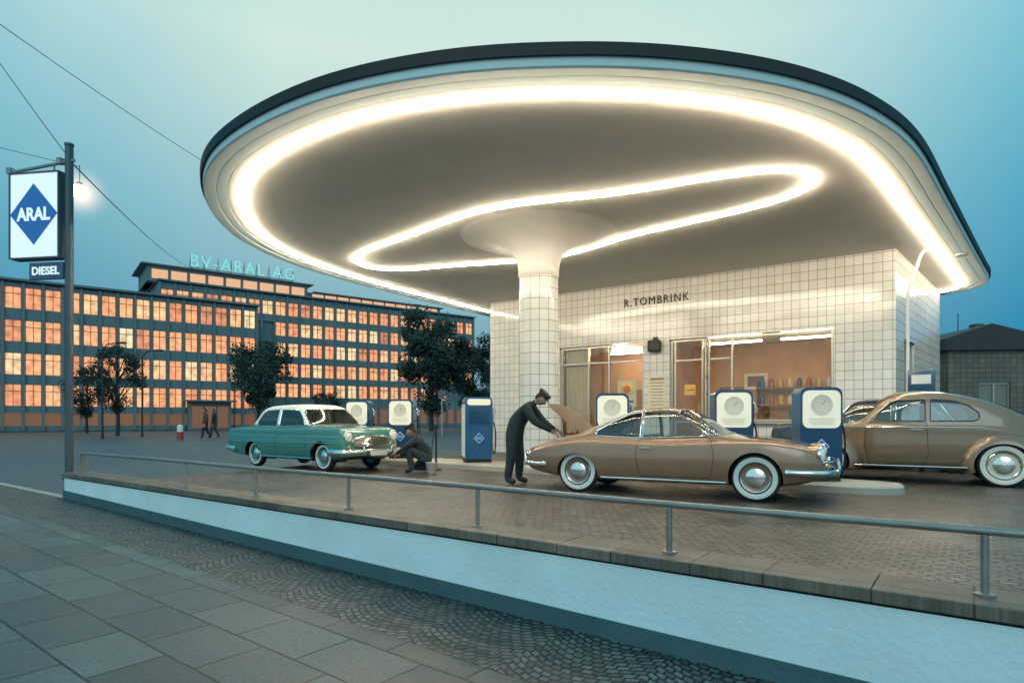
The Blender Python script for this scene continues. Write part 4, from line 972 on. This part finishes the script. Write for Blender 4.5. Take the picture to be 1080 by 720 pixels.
JS=dict(pelvis=(-.08,0,.965),spine=(.0,0,1.12),chest=(.16,0,1.29),neck=(.30,0,1.395),headb=(.35,0,1.43),
 hipL=(-.07,.10,.90),hipR=(-.07,-.10,.90),kneeL=(.0,.12,.49),kneeR=(-.07,-.12,.49),ankleL=(-.02,.13,.085),ankleR=(-.14,-.13,.085),toeL=(.14,.15,.042),toeR=(.02,-.15,.042),
 shL=(.21,.18,1.31),shR=(.21,-.18,1.31),elbL=(.40,.21,1.08),elbR=(.38,-.21,1.07),wriL=(.63,.13,.95),wriR=(.63,-.12,.93),palmL=(.71,.11,.92),palmR=(.71,-.1,.89))
ha=math.atan2(-.465,.885)
g_m=MW[g.name]
tailp=g_m@Vector((-2.64,-.12,0))
person((tailp.x,tailp.y,0),ha+R(8),JS,(.75,0,-.75),'attendant in dark overalls and cap bending over the open engine lid of the gold coupe',m_over,m_over,wid=1.18)
JC=dict(pelvis=(-.10,0,.34),spine=(-.03,0,.48),chest=(.10,0,.66),neck=(.19,0,.78),headb=(.22,0,.82),
 hipL=(-.07,.09,.31),hipR=(-.07,-.09,.31),kneeL=(.30,.17,.52),kneeR=(.26,-.15,.1),ankleL=(.22,.17,.08),ankleR=(-.18,-.15,.10),toeL=(.38,.19,.04),toeR=(-.13,-.16,.04),
 shL=(.13,.175,.70),shR=(.13,-.175,.70),elbL=(.36,.22,.55),elbR=(.34,-.22,.5),wriL=(.55,.12,.42),wriR=(.53,-.1,.38),palmL=(.62,.1,.4),palmR=(.60,-.07,.36))
pc=at(447,442,13.0); person((pc.x,pc.y,0),R(176),JC,(.9,0,-.4),'attendant in dark clothes crouching at the front of the green saloon',m_over,m_over,scale=.98,wid=1.12)
JW=dict(pelvis=(0,0,.96),spine=(.0,0,1.14),chest=(.01,0,1.34),neck=(.01,0,1.5),headb=(.02,0,1.54),
 hipL=(0,.09,.90),hipR=(0,-.09,.90),kneeL=(.14,.10,.50),kneeR=(-.03,-.10,.49),ankleL=(.16,.1,.08),ankleR=(-.24,-.1,.11),toeL=(.31,.11,.04),toeR=(-.11,-.11,.04),
 shL=(.0,.18,1.40),shR=(.0,-.18,1.40),elbL=(-.08,.24,1.12),elbR=(.06,-.24,1.12),wriL=(.0,.24,.88),wriR=(.2,-.23,.9),palmL=(.03,.24,.80),palmR=(.26,-.22,.83))
pa=at(217,442,37); pb=at(226,442,37.6)
person((pa.x,pa.y,0),R(200),JW,(1,0,0),'pedestrian in a dark brown coat, left of a pair on the far road',m_coat,m_over,hat=False,wid=1.15)
person((pb.x,pb.y,0),R(190),JW,(1,0,0),'pedestrian in a black coat, right of a pair on the far road',m_over,m_coat,hat=False,wid=1.15)
ah=empty('air_stand',at(460,442,13.6)-Vector((0,0,H)),0,1,'slim dark air hose stand right of the crouching attendant','stand')
bm=bmesh.new(); lathe(bm,[(.12,0),(.12,.03),(.02,.04),(.02,.9),(.05,.91),(.05,1.0),(.001,1.01)],14); obj('post',bm,m_black,ah,True)
bm=bmesh.new(); tube(bm,crom([(0,0,.9),(-.08,-.03,.6),(-.12,-.05,.1),(-.3,-.1,.02),(-.55,-.05,.02)],5),.012,6); obj('hose',bm,m_dark,ah,True)
bk=empty('bucket',at(455,442,12.6)-Vector((0,0,H)),0,1,'small grey metal bucket on the setts by the crouching attendant','bucket')
bm=bmesh.new(); lathe(bm,[(.001,.01),(.09,.01),(.12,.24),(.125,.24),(.115,.23),(.085,.03)],18); obj('pail',bm,m_alu,bk,True)
bm=bmesh.new(); tube(bm,[(.12*math.cos(a),0,.24+.1*math.sin(a)) for a in lin(0,PI,12)],.005,5); obj('handle',bm,m_black,bk,True)
# gooseneck lamp
gn=empty('gooseneck_lamp',Vector((8.96,13.95,0)),0,1,'white gooseneck pipe lamp rising at the kiosk corner under the canopy edge','lamp')
base_=MW[gn.name].translation; tip=at(1012,266,base_.y+.9)-base_; k1=at(957,330,base_.y)-base_
bm=bmesh.new(); tube(bm,crom([(0,0,0),(0,0,2.0),(0,0,k1.z),(.02,0,k1.z+.5),(.25,.12,k1.z+.95),(.65,.35,tip.z-.08),(tip.x-.1,.8,tip.z),(tip.x,.9,tip.z)],5),.035,8); obj('pipe',bm,m_white,gn,True)
bm=bmesh.new(); lathe(bm,[(.03,.06),(.05,.03),(.13,-.04),(.14,-.06)],16,Matrix.Translation(tip+Vector((.05,0,-.02)))); obj('lamp_shade',bm,m_white,gn,True)
bb=empty('service_cabinet',at(972,442,13.7)-Vector((0,0,H)),IA,1,'blue and white service cabinet on a post beyond the taupe car roof','cabinet')
bm=bmesh.new(); tube(bm,[(0,0,0),(0,0,1.6)],.05,8); obj('post',bm,m_navy,bb,True)
bm=bmesh.new(); box(bm,(0,0,1.9),(.5,.3,.62),bev=.03); cb_=obj('case',bm,m_navy,bb,True)
bm=bmesh.new(); box(bm,(0,-.155,2.0),(.36,.02,.2)); obj('face_panel',bm,m_white,cb_)
# ---------------------------------------------------------------- neighbour building right
nb=empty('low_outbuilding',at(1000,442,25)-Vector((0,0,H)),-R(4),1,'low outbuilding with brown tiled wall and dark roof at the right edge','building')
bm=bmesh.new(); wall(bm,Vector((0,0,0)),Vector((1,0,0)),Vector((0,-1,0)),14,0,3.9,[(1.2,2.4,1.2,2.6),(3.4,4.6,1.2,2.6)]); wall(bm,Vector((0,8,0)),Vector((0,-1,0)),Vector((-1,0,0)),8,0,3.9,[]); wall(bm,Vector((14,0,0)),Vector((0,1,0)),Vector((1,0,0)),8,0,3.9,[]); wall(bm,Vector((14,8,0)),Vector((-1,0,0)),Vector((0,1,0)),14,0,3.9,[]); obj('wall',bm,m_tile2,nb)
for x in (1.2,3.4):
    bm=bmesh.new(); 
    for dx in (.03,.6,1.17): box(bm,(x+dx,.1,1.9),(.05,.05,1.38))
    for z in (1.23,2.57): box(bm,(x+.6,.1,z),(1.1,.045,.05))
    wo=obj('window',bm,m_alu,nb); bm=bmesh.new(); ngon(bm,[(x,.14,1.2),(x+1.2,.14,1.2),(x+1.2,.14,2.6),(x,.14,2.6)]); obj('pane',bm,m_meter,wo)
m_roofd=pm('dark_roof_sheet',(.035,.035,.04),.6,var=.3,bump=.2)
bm=bmesh.new(); prism(bm,[(-.3,-.3,3.9),(14.3,-.3,3.9),(14.3,-.3,4.15),(3.2,-.3,4.5),(1.5,-.3,4.95),(-.3,-.3,4.35)],(0,8.6,0)); rf=obj('roof',bm,m_roofd,nb)
bm=bmesh.new(); box(bm,(2.4,2,4.85),(.4,.4,.8),bev=.02); obj('chimney',bm,pm('chimney_brick',(.12,.07,.05),.8,var=.3),rf)
bm=bmesh.new(); tube(bm,[(1.5,1.8,4.9),(1.5,1.8,5.7)],.02,6); obj('aerial',bm,m_black,rf)
# ---------------------------------------------------------------- office buildings
m_pier=pm('grey_office_piers',(.155,.20,.215),.7,var=.2,vs=.8); m_roofc=pm('office_roof_edge',(.13,.18,.195),.6,var=.15); m_frame=pm('office_window_frame',(.20,.14,.09),.6)
def winm(name):
    m=bpy.data.materials.new(name); nt,N,L=nodes(m); b=N['Principled BSDF']
    oi=N.new('ShaderNodeObjectInfo'); rp=N.new('ShaderNodeValToRGB'); cr=rp.color_ramp; cr.interpolation='LINEAR'
    C=[(0,(.40,.17,.09)),(.08,(.85,.31,.14)),(.3,(1,.38,.17)),(.6,(1,.45,.20)),(.8,(1,.56,.27)),(1,(1,.74,.42))]
    cr.elements[0].color=(*C[0][1],1); cr.elements[1].color=(*C[-1][1],1)
    for p,c in C[1:-1]:
        e=cr.elements.new(p); e.color=(*c,1)
    L.new(oi.outputs['Random'],rp.inputs[0])
    tc=N.new('ShaderNodeTexCoord')
    av=N.new('ShaderNodeVectorMath'); av.operation='ADD'; L.new(tc.outputs['Object'],av.inputs[0])
    cbn=N.new('ShaderNodeCombineXYZ'); ml=N.new('ShaderNodeMath'); ml.operation='MULTIPLY'; ml.inputs[1].default_value=90; L.new(oi.outputs['Random'],ml.inputs[0]); L.new(ml.outputs[0],cbn.inputs[0]); L.new(cbn.outputs[0],av.inputs[1])
    nz=N.new('ShaderNodeTexNoise'); nz.inputs['Scale'].default_value=1.5; nz.inputs['Detail'].default_value=3; L.new(av.outputs[0],nz.inputs['Vector'])
    mr=N.new('ShaderNodeMapRange'); mr.inputs[1].default_value=.35; mr.inputs[2].default_value=.65; mr.inputs[3].default_value=.7; mr.inputs[4].default_value=1.35; L.new(nz.outputs['Fac'],mr.inputs[0])
    L.new(rp.outputs[0],b.inputs['Emission Color']); L.new(mr.outputs[0],b.inputs['Emission Strength'])
    b.inputs['Base Color'].default_value=(.03,.03,.03,1); b.inputs['Roughness'].default_value=.15; return m
m_win=winm('lit_office_window')
m_shop=pm('ground_floor_glow',(.04,.04,.04),.2,var=.4,vs=.6,emit=(.75,.34,.16),es=.22)
def office(name,loc,ang,length,ht,dep,zc,bay,wh,label,skip=lambda s,r:False,pier=.3,gf=None):
    r=empty(name,loc,ang,1,label,'building')
    bm=bmesh.new(); box(bm,(length/2,dep/2+.35,ht/2),(length,dep,ht)); n=int(round(length/bay)); bw=length/n
    for i in range(n+1): box(bm,(i*bw,.12,ht/2-.1),(pier,.46,ht-.3))
    for k,z in enumerate(sorted(zc)):
        lo=(sorted(zc)[k-1]+wh/2) if k else (gf if gf else 0); hi=z-wh/2
        for i in range(n): box(bm,(i*bw+bw/2,.2,(lo+hi)/2),(bw-pier-.004,.28,hi-lo))
    lo=max(zc)+wh/2
    for i in range(n): box(bm,(i*bw+bw/2,.2,(lo+ht-.3)/2),(bw-pier-.004,.28,ht-.3-lo))
    obj('wall',bm,m_pier,r)
    bm=bmesh.new(); box(bm,(length/2,dep/2+.1,ht-.03),(length+.5,dep+.9,.2)); obj('roof',bm,m_roofc,r)
    fb=bmesh.new(); ww=bw-pier
    for x in (-ww/2+.04,0,ww/2-.04): box(fb,(x,0,0),(.06,.08,wh))
    box(fb,(0,0.004,wh*.2),(ww,.07,.06)); fm=bpy.data.meshes.new('window'); fb.to_mesh(fm); fb.free(); fm.materials.append(m_frame)
    pb_=bmesh.new(); ngon(pb_,[(-ww/2,0,-wh/2),(ww/2,0,-wh/2),(ww/2,0,wh/2),(-ww/2,0,wh/2)]); pmh=bpy.data.meshes.new('pane'); pb_.to_mesh(pmh); pb_.free(); pmh.materials.append(m_win)
    for rI,z in enumerate(zc):
        for i in range(n):
            if skip(i*bw,rI): continue
            f=bpy.data.objects.new('window',fm); COL.objects.link(f); f.parent=r; f.location=(i*bw+bw/2,.22,z)
            p=bpy.data.objects.new('pane',pmh); COL.objects.link(p); p.parent=f; p.location=(0,.08,0)
    if gf:
        bm=bmesh.new(); box(bm,(length/2,.2,.25),(length,.27,.5)); obj('base_course',bm,m_roofc,r)
        bm=bmesh.new(); ngon(bm,[(0,.33,.5),(length,.33,.5),(length,.33,gf),(0,.33,gf)]); obj('ground_floor_glazing',bm,m_shop,r)
    return r
AU=math.atan2(.61,.79)
oa=office('office_building',(-54.7,49.9,0),AU,32.6,14,9,[12.35,9.3,6.25,3.35],1.48,1.95,'nearer four storey office wing with glowing orange windows at the left edge',pier=.24,gf=1.7)
bm=bmesh.new(); box(bm,(27.6,-.35,1.5),(4.2,.9,3.0)); en=obj('entrance_porch',bm,m_pier,oa)
bm=bmesh.new(); box(bm,(27.6,-.7,3.08),(5.0,1.9,.16)); obj('porch_roof',bm,m_roofc,en)
for k in range(3):
    bm=bmesh.new(); box(bm,(26.35+k*1.25,-.82,1.35),(1.05,.05,2.3)); obj('entrance_door',bm,m_shop,en)
ofb=office('office_building',(-41,71.7,0),AU,44,17.4,12,[15.5,12.85,10.2,7.55,4.9],1.63,1.7,'farther tall office block with rows of orange windows carrying rooftop lettering',skip=lambda s,r:(s<13 and r>0) or (r==4 and s>39),pier=.27,gf=2.6)
bm=bmesh.new(); box(bm,(8.5,6,18.45),(19,8,1.9)); box(bm,(.3,6,18.7),(2.4,5,2.4)); box(bm,(29,7,18.15),(21.8,7,1.3)); obj('penthouse',bm,m_pier,ofb)
bm=bmesh.new(); box(bm,(8.5,6.0,19.47),(20.4,9,.14)); box(bm,(29.8,7,18.87),(21.0,8,.12)); obj('penthouse_roof',bm,m_roofc,ofb)
m_dim=pm('dim_window',(.05,.05,.05),.2,emit=(.95,.52,.28),es=.85)
for k in range(9):
    bm=bmesh.new(); box(bm,(.3+k*2.05,1.94,18.4),(1.7,.06,1.1)); obj('penthouse_window',bm,m_dim,ofb)
for k in range(11):
    bm=bmesh.new(); box(bm,(20.0+k*1.85,3.44,18.2),(1.6,.06,.85)); obj('penthouse_window',bm,m_dim,ofb)
rl=empty('rooftop_lettering',Vector((-41,71.7,17.1)),AU,1,'large pale green neon letters on a frame on the office roof','sign')
m_gn=pm('green_neon',(.3,.6,.5),.4,emit=(.16,.66,.55),es=.9)
bm=bmesh.new(); xa,xb=3.5,15.8
for k in range(9): x=xa+(xb-xa)*k/8; tube(bm,[(x,1.3,2.35),(x,1.3,4.0)],.04,5); tube(bm,[(x,1.3,3.7),(x,2.6,2.35)],.03,5)
tube(bm,[(xa,1.3,2.5),(xb,1.3,2.5)],.05,5); obj('support_frame',bm,m_roofc,rl)
text('lettering','BV-ARAL AG',2.6,m_gn,rl,(1,0,0),(0,0,1),((xa+xb)/2,1.1,3.3),.06,None,width=xb-xa,height=1.45,bold=-.045,space=1.25)
# ---------------------------------------------------------------- trees
def tree(px,Y,zbase,htop,rad,label,seed,n=5200,lf=1.0,low=.30):
    rnd=random.Random(seed); p=at(px,442,Y); r=empty('tree',(p.x,p.y,zbase),rnd.uniform(0,6),1,label,'tree','street trees in front of the offices')
    bm=bmesh.new(); ht=htop
    tube(bm,[(0,0,0),(.05,.02,ht*.2),(-.05,.05,ht*.45),(.02,0,ht*.8)],[ht*.022,ht*.018,ht*.013,ht*.004],8)
    cl=[]
    for k in range(38):
        a=rnd.uniform(0,6.28); t=rnd.random(); z=ht*(low+(.96-low)*t); prof=math.sin(PI*min(1,.14+.86*(1-t)**.8))**.7
        rr=rad*prof*math.sqrt(rnd.uniform(.15,1)); cl.append((Vector((rr*math.cos(a),rr*math.sin(a),z)),rad*rnd.uniform(.18,.42)))
    for c,s in cl[:16]: tube(bm,[(0,0,max(ht*.2,c.z-ht*.22)),c*.6+Vector((0,0,c.z*.36)),c],[ht*.008,ht*.005,ht*.002],5)
    obj('trunk',bm,m_bark,r,True)
    bm=bmesh.new()
    for i in range(n):
        c,s=rnd.choice(cl); d=Vector((rnd.gauss(0,1),rnd.gauss(0,1),rnd.gauss(0,.8))); d=d.normalized()*s*rnd.random()**.45
        if rnd.random()<.06: d*=1.35
        q=c+d; u=Vector((rnd.gauss(0,1),rnd.gauss(0,1),rnd.gauss(0,1))).normalized(); v=u.orthogonal().normalized(); l=rad*rnd.uniform(.03,.06)*lf
        ngon(bm,[q-u*l,q+v*l*.55,q+u*l,q-v*l*.55])
    obj('crown',bm,m_leaf,r)
tree(124,42,0,6.0,1.8,'small roadside tree nearest the left, in front of the nearer office wing',1,6000)
tree(272,46,0,7.0,2.2,'roadside tree with open crown in front of the middle of the offices',2,7000)
tree(455,58,0,11.2,3.5,'large dense dark tree left of the column in front of the far office block',3,14000,1.1,.2)
tree(499,72,0,9.0,3.0,'dark tree just left of the column behind the large one',4,8000,1.1,.15)
tree(92,50,0,5.2,1.6,'slender tree behind the leftmost roadside tree',5,4500)
tree(345,66,0,4.2,1.7,'low bushy tree under the far office windows',6,3500)
tree(520,62,0,9.5,3.0,'dark tree directly behind the tiled column',7,7000,1.1,.15)
def tsign(px,Y,h,label,face):
    p=at(px,442,Y); r=empty('traffic_sign',(p.x,p.y,0),0,1,label,'traffic sign')
    bm=bmesh.new(); tube(bm,[(0,0,0),(0,0,h)],.04,8); obj('post',bm,m_alu,r,True)
    bm=bmesh.new(); lathe(bm,[(.001,-.02),(.25,-.02),(.25,.02),(.001,.02)],20,Matrix.Translation((0,-.06,h-.25))@Matrix.Rotation(R(90),4,'X')); pl=obj('plate',bm,m_alu,r)
    bm=bmesh.new(); lathe(bm,[(.001,.024),(.23,.024)],20,Matrix.Translation((0,-.06,h-.25))@Matrix.Rotation(R(90),4,'X')); obj('plate_face',bm,face,pl)
tsign(466,40,3.0,'round blue traffic sign on a post in front of the large tree',m_navy)
for px,Y,l in ((150,40,'dark street lamp post between the small roadside trees and the pedestrians'),(247,52,'dark street lamp post in front of the join of the two office wings'),(108,36,'dark street lamp post beside the small roadside tree')):
    p=at(px,442,Y); r=empty('street_lamp',(p.x,p.y,0),0,1,l,'street lamp')
    bm=bmesh.new(); lathe(bm,[(.1,0),(.06,.3),(.045,5.2)],8); tube(bm,[(0,0,5.15),(.3,0,5.5),(.9,0,5.6)],.035,6); obj('post',bm,m_black,r,True)
    bm=bmesh.new(); box(bm,(1.1,0,5.58),(.5,.2,.12),bev=.03); obj('lamp_head',bm,m_black,r,True)
p=at(190,442,33); r=empty('bollard',(p.x,p.y,0),0,1,'short red and white bollard left of the pedestrians','bollard')
bm=bmesh.new(); lathe(bm,[(.16,0),(.16,.45)],14,cap=True); obj('lower_band',bm,m_red,r,True)
bm=bmesh.new(); lathe(bm,[(.15,.451),(.15,.75),(.09,.82),(.001,.84)],14); obj('upper_band',bm,m_white,r,True)
